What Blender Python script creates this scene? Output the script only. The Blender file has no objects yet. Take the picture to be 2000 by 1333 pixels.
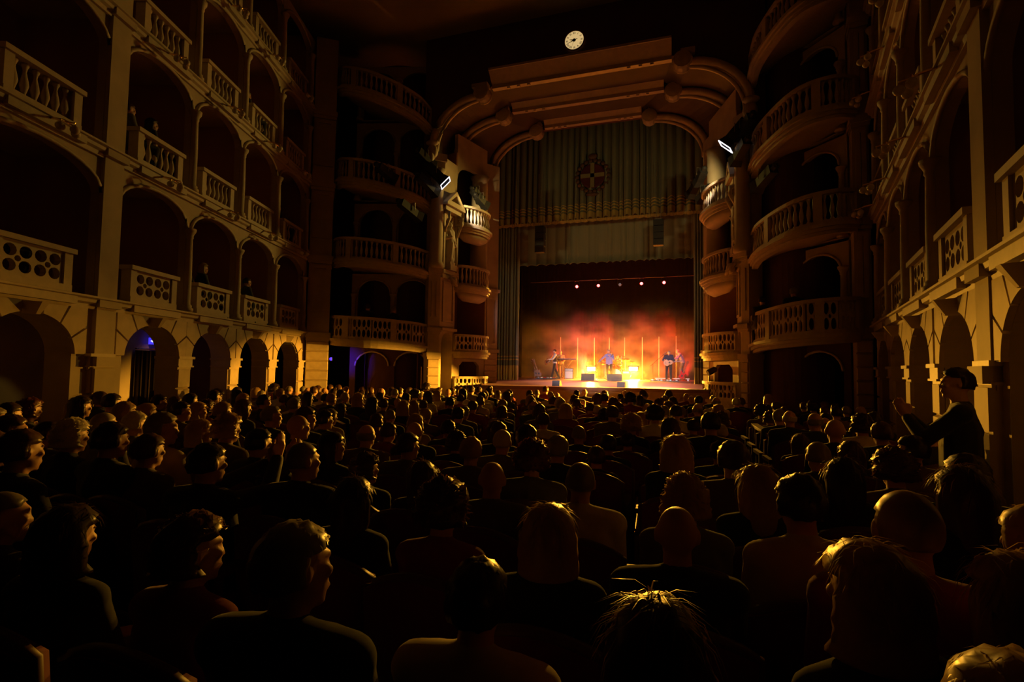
import bpy, bmesh, math, random
from math import sin, cos, pi, radians, sqrt, atan2
from mathutils import Vector, Matrix, noise
from mathutils.geometry import tessellate_polygon
V = Vector
rnd = random.Random(7)
SC = bpy.context.scene
COL = SC.collection

# ------------------------------------------------------------------ camera
FPX = 1000.0
YAW, PITCH, ROLL = radians(18.2), radians(3.0), radians(0.86)
CAM = V((0, 0, 1.8))
_f = V((-sin(YAW) * cos(PITCH), cos(YAW) * cos(PITCH), sin(PITCH)))
_r0 = V((cos(YAW), sin(YAW), 0)); _u0 = _r0.cross(_f)
_r = _r0 * cos(ROLL) + _u0 * sin(ROLL); _u = _u0 * cos(ROLL) - _r0 * sin(ROLL)
cd = bpy.data.cameras.new('camera'); cam = bpy.data.objects.new('camera', cd); COL.objects.link(cam)
cd.sensor_width = 36; cd.lens = 36 * FPX / 2000; cd.clip_start = 0.05; cd.clip_end = 200
Mc = Matrix((( _r.x, _u.x, -_f.x, CAM.x), (_r.y, _u.y, -_f.y, CAM.y), (_r.z, _u.z, -_f.z, CAM.z), (0, 0, 0, 1)))
cam.matrix_world = Mc
SC.camera = cam

def ray(px, py):
    return _r * ((px - 1000) / FPX) + _u * ((666.5 - py) / FPX) + _f
def at(px, py, Y):                      # the point of the place seen at px,py whose distance along the hall is Y
    d = ray(px, py); return CAM + d * (Y / d.y)

# ------------------------------------------------------------------ world, exposure
SC.view_settings.view_transform = 'Standard'; SC.view_settings.look = 'None'
SC.view_settings.exposure = 0.0; SC.view_settings.gamma = 1.0; SC.view_settings.use_curve_mapping = False
W = bpy.data.worlds.new('World'); SC.world = W; W.use_nodes = True
bg = W.node_tree.nodes['Background']; bg.inputs[0].default_value = (1.0, 0.50, 0.12, 1); bg.inputs[1].default_value = 0.0012
cy = SC.cycles
cy.use_denoising = True
cy.max_bounces = 6; cy.diffuse_bounces = 3; cy.glossy_bounces = 3; cy.transmission_bounces = 4; cy.volume_bounces = 1
cy.sample_clamp_indirect = 4.0; cy.volume_step_rate = 1.0; cy.volume_max_steps = 256
cy.caustics_reflective = False; cy.caustics_refractive = False

def spot(name, loc, target, power, color, angle, blend=0.3, radius=0.05):
    l = bpy.data.lights.new(name, 'SPOT'); l.energy = power; l.color = color
    l.spot_size = radians(angle); l.spot_blend = blend; l.shadow_soft_size = radius
    o = bpy.data.objects.new(name, l); COL.objects.link(o); o.location = loc
    o.rotation_euler = (V(target) - V(loc)).to_track_quat('-Z', 'Y').to_euler(); return o
def point(name, loc, power, color, radius=0.05):
    l = bpy.data.lights.new(name, 'POINT'); l.energy = power; l.color = color; l.shadow_soft_size = radius
    o = bpy.data.objects.new(name, l); COL.objects.link(o); o.location = loc; return o

AMBER = (1.0, 0.44, 0.03)
BL = [at(1155, 721, 31), at(1237, 721, 31)]          # the two floor floods behind the singer
def aim(loc, az, el, dist=10):
    a, e = radians(az), radians(el); return V(loc) + V((cos(a)*cos(e), sin(a)*cos(e), sin(e)))*dist
for i, b in enumerate(BL):                           # tipped down so that the top edge of each beam skims the stalls
    p = b + V((0, -.32, 0)); spot('flood_beam', p, aim(p, (284, 268)[i], -39.6), 11500, AMBER, 90, .20, .12)
    point('added_flood_glow', b + V((0, .28, .10)), 2600, (1.0, .27, .004), .15)  # extra light behind the housing stands for the lamp's glow in haze
SIDE_R = V((.70, 17.5, 1.75))
spot('added_side_flood_beam', SIDE_R + V((-.2, -.1, 0)), aim(SIDE_R, 202, -27), 13000, AMBER, 66, .2, .06)  # lamp added for the warm patch on the left wall
# front-of-house lanterns that light the players cool white
LAN_L = at(862, 350, 15.3); LAN_R = at(1427, 275, 15.3)
spot('lantern_beam', LAN_L + V((.25, .3, -.2)), (-3.4, 28.5, 1.6), 500, (1.0, .80, .70), 30, .6, .06)
spot('lantern_beam', LAN_R + V((-.25, .3, -.2)), (-3.4, 28.5, 1.6), 300, (1.0, .80, .70), 30, .6, .06)
for x, t, w_ in ((-3.6, (-3.9, 28.5, 1.7), 16.5), (-2.6, (-2.9, 25.5, 1.3), 15)):     # unseen spots added behind the camera to light the players
    spot('added_front_spot_beam', (x, -2.5, 8.6), t, 25000, (1.0, .72, .80), w_, .35, .08)
for l, t in ((LAN_L, (-3.8, 23.4, 7.6)), (LAN_R, (-2.8, 23.4, 7.8))):   # their stray light on the house valance
    spot('valance_beam', l + V((.3 if l.x < -3 else -.3, .5, -.35)), t, 170, (1.0, .74, .28), 80, .7, .04)
    spot('curtain_beam', l + V((.3 if l.x < -3 else -.3, .5, -.35)), (.9, 23.4, 3.6) if l.x < -3 else (-7.8, 23.4, 3.6), 420, (1.0, .86, .46), 34, .6, .04)
BAR = at(1211, 556, 31)
for x, az in ((-5.4, 262), (-3.4, 268), (-1.5, 274)):      # amber back light added at the bar with no lamp seen, rimming the heads
    spot('added_rim_beam', (x, 30.8, BAR.z - .1), aim((x, 30.8, BAR.z - .1), az, -16.5), 7500, (1.0, .45, .035), 19, .5, .06)
# unseen warm wash added over the stage mouth to lift the side walls
spot('added_hall_wash_beam', (-3.2, 20.8, 8.4), (-10.6, 9.0, 6.6), 1150, (1.0, .63, .11), 48, .8, .4)
spot('added_hall_wash_beam', (-2.8, 20.8, 8.4), (3.3, 7.4, 6.3), 480, (1.0, .63, .11), 44, .8, .4)
PARS = [at(px, py, 31) for px, py in ((1127, 560), (1169, 558), (1211, 556), (1253, 554), (1297, 552))]
for i, p in enumerate(PARS):
    if i != 2:
        spot('par_beam', p + V((0, -.2, -.1)), (p.x + (.4 if i < 2 else -.2), 32.2, 1.2), 9000, (1.0, .015, .01), 40, .6, .05)
        spot('par_front_beam', p + V((0, -.3, -.1)), (p.x, 22.5, 1.2), 1500, (1.0, .22, .19), 36, .7, .05)
for x, c, pw in ((-7.4, (1, .03, .03), 2200), (-5.8, (.9, .06, .14), 2400), (-4.4, (1, .05, .08), 2000), (-2.6, (1, .04, .03), 2400), (-1.0, (1, .02, .01), 2400), (.4, (1, .01, .02), 2200)):
    spot('added_haze_uplight_beam', (x, 32.3, 1.35), (x, 32.3, 5.0), pw, c, 64, .9, .08)  # unseen red lamps added at the back to colour the haze

# ------------------------------------------------------------------ materials
MATS = {}
def mat(name, col, rough=.7, metal=0, var=.18, scale=6.0, bump=.0, spec=.3, emit=None, es=0, translucent=0, sheen=0):
    if name in MATS: return MATS[name]
    m = bpy.data.materials.new(name); m.use_nodes = True; nt = m.node_tree; N = nt.nodes; L = nt.links
    b = N['Principled BSDF']; b.inputs['Roughness'].default_value = rough; b.inputs['Metallic'].default_value = metal
    b.inputs['Specular IOR Level'].default_value = spec
    if sheen: b.inputs['Sheen Weight'].default_value = sheen
    tc = N.new('ShaderNodeTexCoord'); nz = N.new('ShaderNodeTexNoise'); nz.inputs['Scale'].default_value = scale; nz.inputs['Detail'].default_value = 5
    L.new(tc.outputs['Object'], nz.inputs['Vector'])
    mx = N.new('ShaderNodeMix'); mx.data_type = 'RGBA'
    a = [max(0, c * (1 - var)) for c in col]; d = [min(1, c * (1 + var)) for c in col]
    mx.inputs[6].default_value = (*a, 1); mx.inputs[7].default_value = (*d, 1)
    L.new(nz.outputs['Fac'], mx.inputs[0]); L.new(mx.outputs[2], b.inputs['Base Color'])
    if bump:
        bp = N.new('ShaderNodeBump'); bp.inputs['Strength'].default_value = bump; bp.inputs['Distance'].default_value = .02
        L.new(nz.outputs['Fac'], bp.inputs['Height']); L.new(bp.outputs[0], b.inputs['Normal'])
    if emit:
        b.inputs['Emission Color'].default_value = (*emit, 1); b.inputs['Emission Strength'].default_value = es
    if translucent:
        t = N.new('ShaderNodeBsdfTranslucent'); L.new(mx.outputs[2], t.inputs['Color'])
        ms = N.new('ShaderNodeMixShader'); ms.inputs[0].default_value = translucent
        L.new(b.outputs[0], ms.inputs[1]); L.new(t.outputs[0], ms.inputs[2]); L.new(ms.outputs[0], N['Material Output'].inputs[0])
    MATS[name] = m; return m

STONE = mat('pale_plaster', (.46, .37, .25), .8, var=.28, scale=2.2, bump=.25)
STONE2 = mat('rusticated_stone', (.50, .39, .25), .72, var=.35, scale=3.5, bump=.4)
TRIM = mat('moulded_stucco', (.50, .40, .27), .6, var=.2, scale=8, bump=.2)
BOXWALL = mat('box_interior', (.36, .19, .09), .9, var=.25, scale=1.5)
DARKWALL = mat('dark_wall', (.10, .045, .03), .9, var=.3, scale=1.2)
CEIL = mat('painted_ceiling', (.30, .24, .13), .9, var=.5, scale=.5)
FLOORM = mat('dark_carpet', (.06, .02, .015), .95, var=.3, scale=30)
STATUE = mat('statue_marble', (.52, .45, .36), .5, var=.15, scale=9)
SEATM = mat('red_velvet', (.16, .018, .014), .8, var=.25, scale=14, sheen=.3)
SEATW = mat('seat_wood', (.10, .045, .02), .45, var=.3, scale=12)
BLACK = mat('black_paint', (.02, .019, .02), .5, var=.2)
METAL = mat('dull_steel', (.32, .31, .30), .35, metal=.9, var=.1)
CHROME = mat('chrome', (.7, .68, .65), .18, metal=1, var=.05)
BRASS = mat('brass', (.75, .48, .16), .28, metal=1, var=.1)
GLOBE = mat('opal_glass_globe', (.62, .52, .38), .25, var=.05)
GOLDF = mat('gold_fringe', (.55, .36, .08), .6, var=.3, scale=20)
BACKD = mat('black_drape', (.005, .004, .0035), 1.0, var=.3, scale=3, spec=0)
WOODG = mat('spruce_top', (.42, .19, .04), .3, var=.2, scale=20)
WOODD = mat('dark_wood', (.22, .085, .03), .35, var=.3, scale=15)
REDL = mat('red_lacquer', (.5, .02, .02), .2, var=.1)
IVORY = mat('ivory', (.75, .68, .55), .35, var=.05)
PAPER = mat('white_paper', (.7, .66, .56), .8, var=.05)

# ------------------------------------------------------------------ mesh helpers
class MB:
    def __init__(s): s.v = []; s.f = []
    def add(s, vs, fs, M=None):
        o = len(s.v)
        s.v += [tuple(M @ V(p)) if M else tuple(p) for p in vs]; s.f += [tuple(i + o for i in f) for f in fs]; return s
    def box(s, x0, x1, y0, y1, z0, z1, M=None):
        return s.add([(x0,y0,z0),(x1,y0,z0),(x1,y1,z0),(x0,y1,z0),(x0,y0,z1),(x1,y0,z1),(x1,y1,z1),(x0,y1,z1)],
                     [(0,3,2,1),(4,5,6,7),(0,1,5,4),(1,2,6,5),(2,3,7,6),(3,0,4,7)], M)
    def ring(s, rings, cap=True, closed=True, M=None):
        n = len(rings[0]); vs = [p for r in rings for p in r]; fs = []
        for i in range(len(rings) - 1):
            for j in range(n if closed else n - 1):
                k = (j + 1) % n; fs.append((i*n+j, i*n+k, (i+1)*n+k, (i+1)*n+j))
        if cap: fs.append(tuple(range(n))[::-1]); fs.append(tuple((len(rings)-1)*n + j for j in range(n)))
        return s.add(vs, fs, M)
    def tube(s, pts, r, n=6, M=None):
        pts = [V(p) for p in pts]; rs = r if isinstance(r, (list, tuple)) else [r] * len(pts); rings = []
        for i, p in enumerate(pts):
            d = (pts[min(i+1, len(pts)-1)] - pts[max(i-1, 0)]).normalized()
            a = d.cross(V((0,0,1)) if abs(d.z) < .9 else V((1,0,0))).normalized(); b = d.cross(a)
            rings.append([p + (a * cos(2*pi*j/n) + b * sin(2*pi*j/n)) * rs[i] for j in range(n)])
        return s.ring(rings, M=M)
    def lathe(s, prof, n=12, c=(0,0,0), M=None, a0=0, a1=2*pi):
        full = abs(a1 - a0 - 2*pi) < 1e-6; k = n if full else n + 1
        rings = [[(c[0] + r*cos(a0+(a1-a0)*j/n), c[1] + r*sin(a0+(a1-a0)*j/n), c[2] + z) for j in range(k)] for r, z in prof]
        return s.ring(rings, cap=full, closed=full, M=M)
    def ell(s, c, r, nu=12, nv=8, M=None):
        r = (r, r, r) if isinstance(r, (int, float)) else r; rings = []
        for i in range(1, nv):
            t = pi * i / nv
            rings.append([(c[0]+r[0]*sin(t)*cos(2*pi*j/nu), c[1]+r[1]*sin(t)*sin(2*pi*j/nu), c[2]-r[2]*cos(t)) for j in range(nu)])
        o = len(s.v); s.ring(rings, cap=False, M=M)
        b = (c[0], c[1], c[2]-r[2]); t_ = (c[0], c[1], c[2]+r[2]); k = len(s.v); s.add([b, t_], [], M)
        for j in range(nu):
            s.f.append((k, o+(j+1) % nu, o+j)); q = o + (nv-2)*nu; s.f.append((k+1, q+j, q+(j+1) % nu))
        return s
    def cap(s, a, b, ra, rb, n=10):
        a = V(a); b = V(b); d = b - a; L = d.length or 1e-4; d = d / L
        x = d.cross(V((0,0,1)) if abs(d.z) < .9 else V((1,0,0))).normalized(); y = d.cross(x); rings = []
        for t in (-80, -50, -25): rings.append((a + d*ra*sin(radians(t)), ra*cos(radians(t))))
        rings.append((a, ra)); rings.append((b, rb))
        for t in (25, 50, 80): rings.append((b + d*rb*sin(radians(t)), rb*cos(radians(t))))
        return s.ring([[p + (x*cos(2*pi*j/n) + y*sin(2*pi*j/n))*r for j in range(n)] for p, r in rings])
    def poly(s, loops, y0, y1, M=None):          # x,z loops (first is the outline, the rest holes) extruded from y0 to y1
        tri = tessellate_polygon([[V((p[0], p[1], 0)) for p in l] for l in loops])
        flat = [p for l in loops for p in l]; n = len(flat)
        vs = [(p[0], y0, p[1]) for p in flat] + [(p[0], y1, p[1]) for p in flat]; fs = [tuple(t) for t in tri] + [tuple(i+n for i in t[::-1]) for t in tri]
        o = 0
        for l in loops:
            m = len(l)
            for j in range(m): a, b = o+j, o+(j+1) % m; fs.append((a, b, b+n, a+n))
            o += m
        return s.add(vs, fs, M)
    def mesh(s, name, m, smooth=False):
        me = bpy.data.meshes.new(name); me.from_pydata(s.v, [], s.f)
        if m: me.materials.append(m)
        if smooth: me.polygons.foreach_set('use_smooth', [True] * len(me.polygons))
        me.update(); return me
    def obj(s, name, m, parent=None, M=None, smooth=False):
        return link(name, s.mesh(name, m, smooth), parent, M)

def link(name, me, parent=None, M=None):
    o = bpy.data.objects.new(name, me); COL.objects.link(o)
    if parent: o.parent = parent
    if M is not None: o.matrix_local = M
    return o
def tag(o, label, cat, group=None, kind=None):
    o['label'] = label; o['category'] = cat
    if group: o['group'] = group
    if kind: o['kind'] = kind
    return o
def empty(name, loc=(0,0,0), rz=0):
    o = bpy.data.objects.new(name, None); COL.objects.link(o); o.location = loc; o.rotation_euler = (0, 0, rz); o.empty_display_size = .1; return o
def struct(o, label=None):
    o['kind'] = 'structure'
    if label: o['label'] = label
    return o
def T(x, y, z, rz=0): return Matrix.Translation((x, y, z)) @ Matrix.Rotation(rz, 4, 'Z')
def arc(cx, cz, rx, rz, a0, a1, n): return [(cx + rx*cos(a0+(a1-a0)*i/n), cz + rz*sin(a0+(a1-a0)*i/n)) for i in range(n+1)]

# ------------------------------------------------------------------ shell: floor, ceiling, outer walls
struct(MB().box(-17, 9, -3, 18.7, -.3, 0).obj('floor', FLOORM), 'dark stalls floor under the seats')
struct(MB().box(-17.2, 9, -3, 22, 13.2, 13.5).obj('ceiling', CEIL), 'dim painted ceiling over the hall')

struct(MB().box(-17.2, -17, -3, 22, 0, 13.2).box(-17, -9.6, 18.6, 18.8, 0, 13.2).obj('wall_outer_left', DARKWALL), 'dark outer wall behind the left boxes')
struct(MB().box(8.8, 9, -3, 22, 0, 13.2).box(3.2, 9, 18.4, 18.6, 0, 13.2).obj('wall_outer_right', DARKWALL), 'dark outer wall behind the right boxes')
# ------------------------------------------------------------------ side walls with arcade and tiers of boxes
Z1, Z2, Z3, Z4, ZT = 2.85, 5.37, 7.79, 10.2, 12.7
ARX, ARR, SPR = .72, .60, 1.90
def m_column():
    p = [(.13,0),(.13,.06),(.10,.08),(.105,.12),(.075,.15),(.078,.8),(.064,1.52),(.08,1.54),(.075,1.58),(.09,1.62),(.125,1.68),(.13,1.73)]
    return MB().lathe(p, 10).mesh('column', TRIM, True)
def m_parapet(w, h):
    b = MB()
    b.box(-w/2, w/2, -.15, .05, 0, .10); b.box(-w/2-.03, w/2+.03, -.17, .08, h-.075, h)
    for x in (-w/2, w/2-.14): b.box(x, x+.14, -.14, .04, .10, h-.075)
    return b.mesh('parapet', TRIM)
def m_pierced(w, h):
    ww = w - .28; out = [(-ww/2,.09),(ww/2,.09),(ww/2,h-.06),(-ww/2,h-.06)]; holes = []
    cz = (.10 + h - .075) / 2
    for x in (-.36, -.12, .12, .36):
        for z in (-1, 1): holes.append(arc(x*ww, cz + z*.105, .088*ww/.87, .088, 0, 2*pi, 12)[:-1])
    for x in (-.24, .24): holes.append(arc(x*ww, cz, .045*ww/.87, .045, 0, 2*pi, 8)[:-1])
    return MB().poly([out] + holes, -.08, .01).mesh('pierced_panel', TRIM)
def m_baluster(h):
    H = h - .175
    p = [(.05,0),(.05,.04*H),(.025,.1*H),(.055,.35*H),(.045,.5*H),(.02,.75*H),(.028,.85*H),(.045,.93*H),(.045,H)]
    return MB().lathe(p, 8).mesh('baluster', TRIM, True)
ME_COL = m_column(); PW, PH = 1.22, .66
ME_PAR = m_parapet(PW, PH); ME_PIE = m_pierced(PW, PH); ME_BAL = m_baluster(PH)

def voussoirs(hw, top):
    "seven wedge stones round the arch plus the keystone: list of (mesh, is_keystone)"
    res = []; edges = [0, 26, 52, 78, 102, 128, 154, 180]
    def outer(a):
        c, s_ = cos(a), sin(a); k = 1e9
        if abs(c) > 1e-6: k = min(k, hw/abs(c))
        if s_ > 1e-6: k = min(k, (top-SPR)/s_)
        return (c*k, s_*k)
    ca = atan2(top-SPR, hw)
    for i in range(7):
        a0, a1 = radians(edges[i] + .8), radians(edges[i+1] - .8); key = i == 3
        inn = [(ARX*cos(a0+(a1-a0)*j/5), ARR*sin(a0+(a1-a0)*j/5)) for j in range(6)]
        out = [outer(a1)] + ([(hw*.999*(1 if cos(c) > 0 else -1), top-SPR) for c in (pi-ca, ca) if a0 < c < a1]) + [outer(a0)]
        if i in (0, 6):    # lowest stones end square on the pier
            out = [outer(a1), outer(a0)]
        pts = inn[:1] + inn[1:] + out
        if key: pts = [(ARX*cos(a0)*.75, ARR*sin(a0)*1.0-.03), (ARX*cos(a1)*.75, ARR*sin(a1)-.03), (-.20, top-SPR-.02), (.20, top-SPR-.02)]
        cx = sum(p[0] for p in pts)/len(pts); cz = sum(p[1] for p in pts)/len(pts)
        pts = [(cx + (p[0]-cx)*.965, SPR + cz + (p[1]-cz)*.965) for p in pts]
        if key:
            b = MB(); zb, zt = min(p[1] for p in pts), max(p[1] for p in pts); hb = .11
            b.add([(-hb,0,zb),(hb,0,zb),(.2,0,zt),(-.2,0,zt),(-hb*.3,.13,zb),(hb*.3,.13,zb),(.06,.24,zt),(-.06,.24,zt)],
                  [(0,1,5,4),(1,2,6,5),(2,3,7,6),(3,0,4,7),(4,5,6,7)])
            res.append((b.mesh('keystone', STONE2), True))
        else:
            res.append((MB().poly([pts], 0, .055).mesh('stone', STONE2), False))
    return res

class Frame:
    def __init__(s, O, d, side):
        d = V((d[0], d[1], 0)).normalized(); s.O = V(O); s.u = d; s.side = side
        s.n = V((d.y, -d.x, 0)) if side == 'left' else V((-d.y, d.x, 0)); s.x = -d if side == 'left' else d
    def M(s, S, D=0, H=0):
        p = s.O + s.u*S + s.n*D
        return Matrix(((s.x.x, s.n.x, 0, p.x), (s.x.y, s.n.y, 0, p.y), (0, 0, 1, H), (0, 0, 0, 1)))
    def hit(s, px, py, D):                  # where the line of sight meets the plane D in front of the wall: (along, height)
        d = ray(px, py); O = s.O + s.n*D; k = (O - V((CAM.x, CAM.y, 0))).dot(s.n) / V((d.x, d.y, 0)).dot(s.n)
        q = CAM + d*k; return (V((q.x, q.y, 0)) - O).dot(s.u), q.z
    def p(s, S, D, H): q = s.O + s.u*S + s.n*D; return V((q.x, q.y, H))
FL = Frame((-8.66, 4.34, 0), (-2.84, 9.16), 'left')
FR = Frame((2.72, 5.72, 0), (1.0, 5.15), 'right')

def sconce(fr, S, H, group, label):
    root = empty('wall_sconce'); root.matrix_world = fr.M(S, .30, H)
    tag(root, label, 'lamp', group)
    b = MB().tube([(0,-.16,.05),(0,.02,.02),(0,.10,-.02)], .018, 5)
    for x, y in ((-.13,.10),(.13,.10),(0,.2)): b.tube([(0,.06,-.01),(x,y,-.03),(x,y,-.07)], .012, 5)
    b.obj('bracket', BRASS, root)
    g = MB().ell((0,0,0), .062, 10, 7).mesh('globe', GLOBE, True)
    for x, y in ((-.13,.10),(.13,.10),(0,.2)): link('globe', g, root, T(x, y, -.13))

BAYW = ['bay farthest from the stage', 'second bay back from the stage end', 'third bay', 'fourth bay', 'bay next to the stage']
def side_wall(fr, cols, s0, s1, pil, arches):
    nm = 'wall_' + fr.side; sg = -1 if fr.side == 'left' else 1
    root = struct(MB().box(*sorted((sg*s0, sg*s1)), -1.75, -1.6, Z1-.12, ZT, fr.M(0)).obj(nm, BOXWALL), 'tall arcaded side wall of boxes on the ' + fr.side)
    # ground storey
    loops = [[(sg*s0,0),(sg*s1,0),(sg*s1,Z1),(sg*s0,Z1)]]
    for c in arches:
        loops.append([(sg*c-ARX,.02)] + [(sg*c+ARX,.02)] + arc(sg*c, SPR, ARX, ARR, 0, pi, 16))
    MB().poly(loops, -.42, 0, fr.M(0)).obj('arcade', STONE, root)
    # corridor behind the arches
    if fr.side == 'left': MB().box(*sorted((sg*s0, sg*5.45)), -1.6, -1.5, 0, Z1, fr.M(0)).obj('corridor_wall', STONE, root)
    MB().box(*sorted((sg*(5.45 if fr.side == 'left' else s0), sg*s1)), -2.9, -2.8, 0, Z1, fr.M(0)).obj('corridor_wall', BLACK, root)  # black stands for the deep shade inside these arches
    if fr.side == 'left': MB().box(*sorted((sg*5.40, sg*5.5)), -2.9, -.42, 0, Z1, fr.M(0)).obj('corridor_partition', DARKWALL, root)
    b = MB()
    piers = sorted(list(arches)); 
    vc = {}
    for c in arches:
        i = piers.index(c)
        hw = .925
        if 'v' not in vc: vc['v'] = voussoirs(hw, 2.66)
        for me, key in vc['v']:
            link('keystone' if key else 'stone', me, root, fr.M(c))
    ps = [(piers[i]+piers[i+1])/2 for i in range(len(piers)-1)] + [piers[-1]+.93, piers[0]-.93]
    me_b = {}
    for q in ps:
        w = .40; near = [abs(q-c) for c in piers]
        if 'b' not in me_b:
            me_b['b'] = MB().add([(-w/2,0,0),(w/2,0,0),(w/2,0,.405),(-w/2,0,.405),(-w/2+.02,.05,.02),(w/2-.02,.05,.02),(w/2-.02,.05,.385),(-w/2+.02,.05,.385)],
                                 [(0,1,5,4),(1,2,6,5),(2,3,7,6),(3,0,4,7),(4,5,6,7)]).mesh('stone', STONE2)
            im = MB(); im.box(-.25,.25,-.42,.10,.20,.25); im.box(-.22,.22,-.42,.065,.05,.20); im.box(-.24,.24,-.42,.085,.03,.06); im.box(-.21,.21,-.42,.04,-.02,.03)
            me_b['i'] = im.mesh('impost', TRIM)
        for k in range(4): link('stone', me_b['b'], root, fr.M(q, 0, .04 + k*.415))
        link('impost', me_b['i'], root, fr.M(q, 0, 1.68))
    # string course + cornices
    for z, tier in ((Z1, 1), (Z2, 2), (Z3, 3), (Z4, 4)):
        b = MB(); a0, a1 = sorted((sg*s0, sg*s1))
        prof = [(0,-.20),(.05,-.20),(.06,-.13),(.11,-.10),(.12,-.05),(.17,-.03),(.17,0),(-1.6,0),(-1.6,-.12),(0,-.12)]
        vs = [(a0, d, z+h) for d, h in prof] + [(a1, d, z+h) for d, h in prof]; n = len(prof)
        b.add(vs, [(j,(j+1) % n,(j+1) % n+n,j+n) for j in range(n)] + [tuple(range(n)), tuple(range(n,2*n))[::-1]], fr.M(0)); b.obj('cornice', TRIM, root)
    # tiers
    for ti, (za, zb) in enumerate(((Z1, Z2), (Z2, Z3), (Z3, Z4), (Z4, ZT))):
        h = zb - za; loops = [[(sg*s0,.0),(sg*s1,.0),(sg*s1,h-.12),(sg*s0,h-.12)]]
        for i in range(len(cols)-1):
            a, c = cols[i], cols[i+1]; ra = .21 if cols[i] == pil else .075; rc = .21 if cols[i+1] == pil else .075
            mid = (a+ra+c-rc)/2; w = (c-rc-a-ra)/2
            loops.append([(sg*mid-w,.02),(sg*mid+w,.02)] + arc(sg*mid, 1.74, w, .46, 0, pi, 14))
            pts = [V((sg*mid + x*(w+.02), .02, za + z)) for x, z in [(cos(pi*k/14), 1.74 + .48*sin(pi*k/14)) for k in range(15)]]
            MB().tube(pts, .035, 6, fr.M(0)).obj('archivolt', TRIM, root, None, True)
            # parapet
            cx = (a+c)/2 + (.0 if cols[i] != pil else .1)
            p = link('parapet', ME_PAR, root, fr.M(cx, .0, za + .02))
            if ti == 0: link('pierced_panel', ME_PIE, p)
            else:
                for k in range(6): link('baluster', ME_BAL, p, T(-.40 + .16*k, -.05, .10))
            MB().box(sg*cx-.62, sg*cx+.62, .06, .14, za-.16, za, fr.M(0)).obj('corbel', TRIM, root)
            # partitions between boxes
        MB().poly(loops, -.14, 0, fr.M(0, 0, za)).obj('spandrel', STONE, root)
        b = MB()
        for c in cols: b.box(sg*c-.04, sg*c+.04, -1.6, -.14, za, zb-.12, fr.M(0))
        b.obj('box_partition', BOXWALL, root)
        for c in cols:
            if c != pil: link('column', ME_COL, root, fr.M(c, .03, za+.02))
    # giant pilaster
    b = MB(); x = sg*pil
    b.box(x-.20, x+.20, 0, .07, 0, ZT, fr.M(0))
    for z in (1.88, Z1, Z2, Z3, Z4): b.box(x-.23, x+.23, 0, .14, z-.16, z, fr.M(0))
    for k in range(4): b.box(x-.205, x+.205, 0, .10, .05+k*.415, .44+k*.415, fr.M(0))
    b.obj('pilaster', STONE, root)
    return root

LC = [-.85, 1.69, 3.76, 5.63, 7.50, 9.45]; LA = [.42, 2.86, 4.70, 6.57, 8.47]
RC = [-2.1, .16, 2.25, 4.13, 5.90, 7.45]; RA = [-.95, 1.25, 3.2, 5.02, 6.7]
wall_left = side_wall(FL, LC, -2.6, 9.9, 1.69, LA)
wall_right = side_wall(FR, RC, -3.0, 7.75, .16, RA)
tier_name = {Z2: 'first', Z3: 'second', Z4: 'third'}
bayn = ['wide bay before the pilaster', 'first bay after the pilaster', 'second bay after the pilaster', 'third bay after the pilaster', 'bay nearest the stage']
for fr, C in ((FL, LC), (FR, RC)):
    for z in (Z2, Z3, Z4):
        for i in range(5):
            sconce(fr, (C[i]+C[i+1])/2, z - .10, 'globe sconces on the %s wall' % fr.side,
                   'unlit three-globe sconce over %s tier box, %s, %s wall' % (tier_name[z], bayn[i], fr.side))

# ------------------------------------------------------------------ corner pillars
def prism(b, pts, z0, z1):
    n = len(pts); return b.add([(p[0], p[1], z0) for p in pts] + [(p[0], p[1], z1) for p in pts],
        [(j, (j+1) % n, (j+1) % n + n, j + n) for j in range(n)] + [tuple(range(n))[::-1], tuple(range(n, 2*n))])
def zat(px, py, P):
    d = ray(px, py); return CAM.z + d.z / sqrt(d.x**2 + d.y**2) * sqrt(P[0]**2 + P[1]**2)

def corner_pillar(side, P0, P1, root, zs):
    d = V((P1[0]-P0[0], P1[1]-P0[1], 0)); L = d.length
    fr = Frame((P0[0], P0[1], 0), d, side); sg = -1 if side == 'left' else 1
    X = lambda a, b: sorted((sg*a, sg*b))
    b = MB(); b.box(*X(0, L), -1.0, 0, 0, ZT, fr.M(0))
    for z in zs: b.box(*X(-.04, L+.05), -1.0, .09, z-.16, z, fr.M(0)); b.box(*X(-.02, L+.02), -1.0, .05, z-.26, z-.16, fr.M(0))
    for za in zs[1:4]:       # raised frame round a sunk panel on each tier
        z0, z1 = za - 1.75, za - .42
        b.box(*X(.06, .16), 0, .05, z0, z1, fr.M(0)); b.box(*X(L-.16, L-.06), 0, .05, z0, z1, fr.M(0))
        b.box(*X(.06, L-.06), 0, .05, z1, z1+.1, fr.M(0)); b.box(*X(.06, L-.06), 0, .05, z0-.1, z0, fr.M(0))
    b.obj('pillar', STONE, root)
    me = MB().add([(-L/2,0,0),(L/2,0,0),(L/2,0,.30),(-L/2,0,.30),(-L/2+.02,.05,.02),(L/2-.02,.05,.02),(L/2-.02,.05,.28),(-L/2+.02,.05,.28)],
                  [(0,1,5,4),(1,2,6,5),(2,3,7,6),(3,0,4,7),(4,5,6,7)]).mesh('stone', STONE2)
    for k in range(8): link('stone', me, root, fr.M(L/2, 0, .05 + k*.315))

CPL0, CPL1 = (-11.42, 13.55), (-10.88, 13.97)
CPR0, CPR1 = (4.16, 13.55), (3.83, 13.6)

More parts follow.
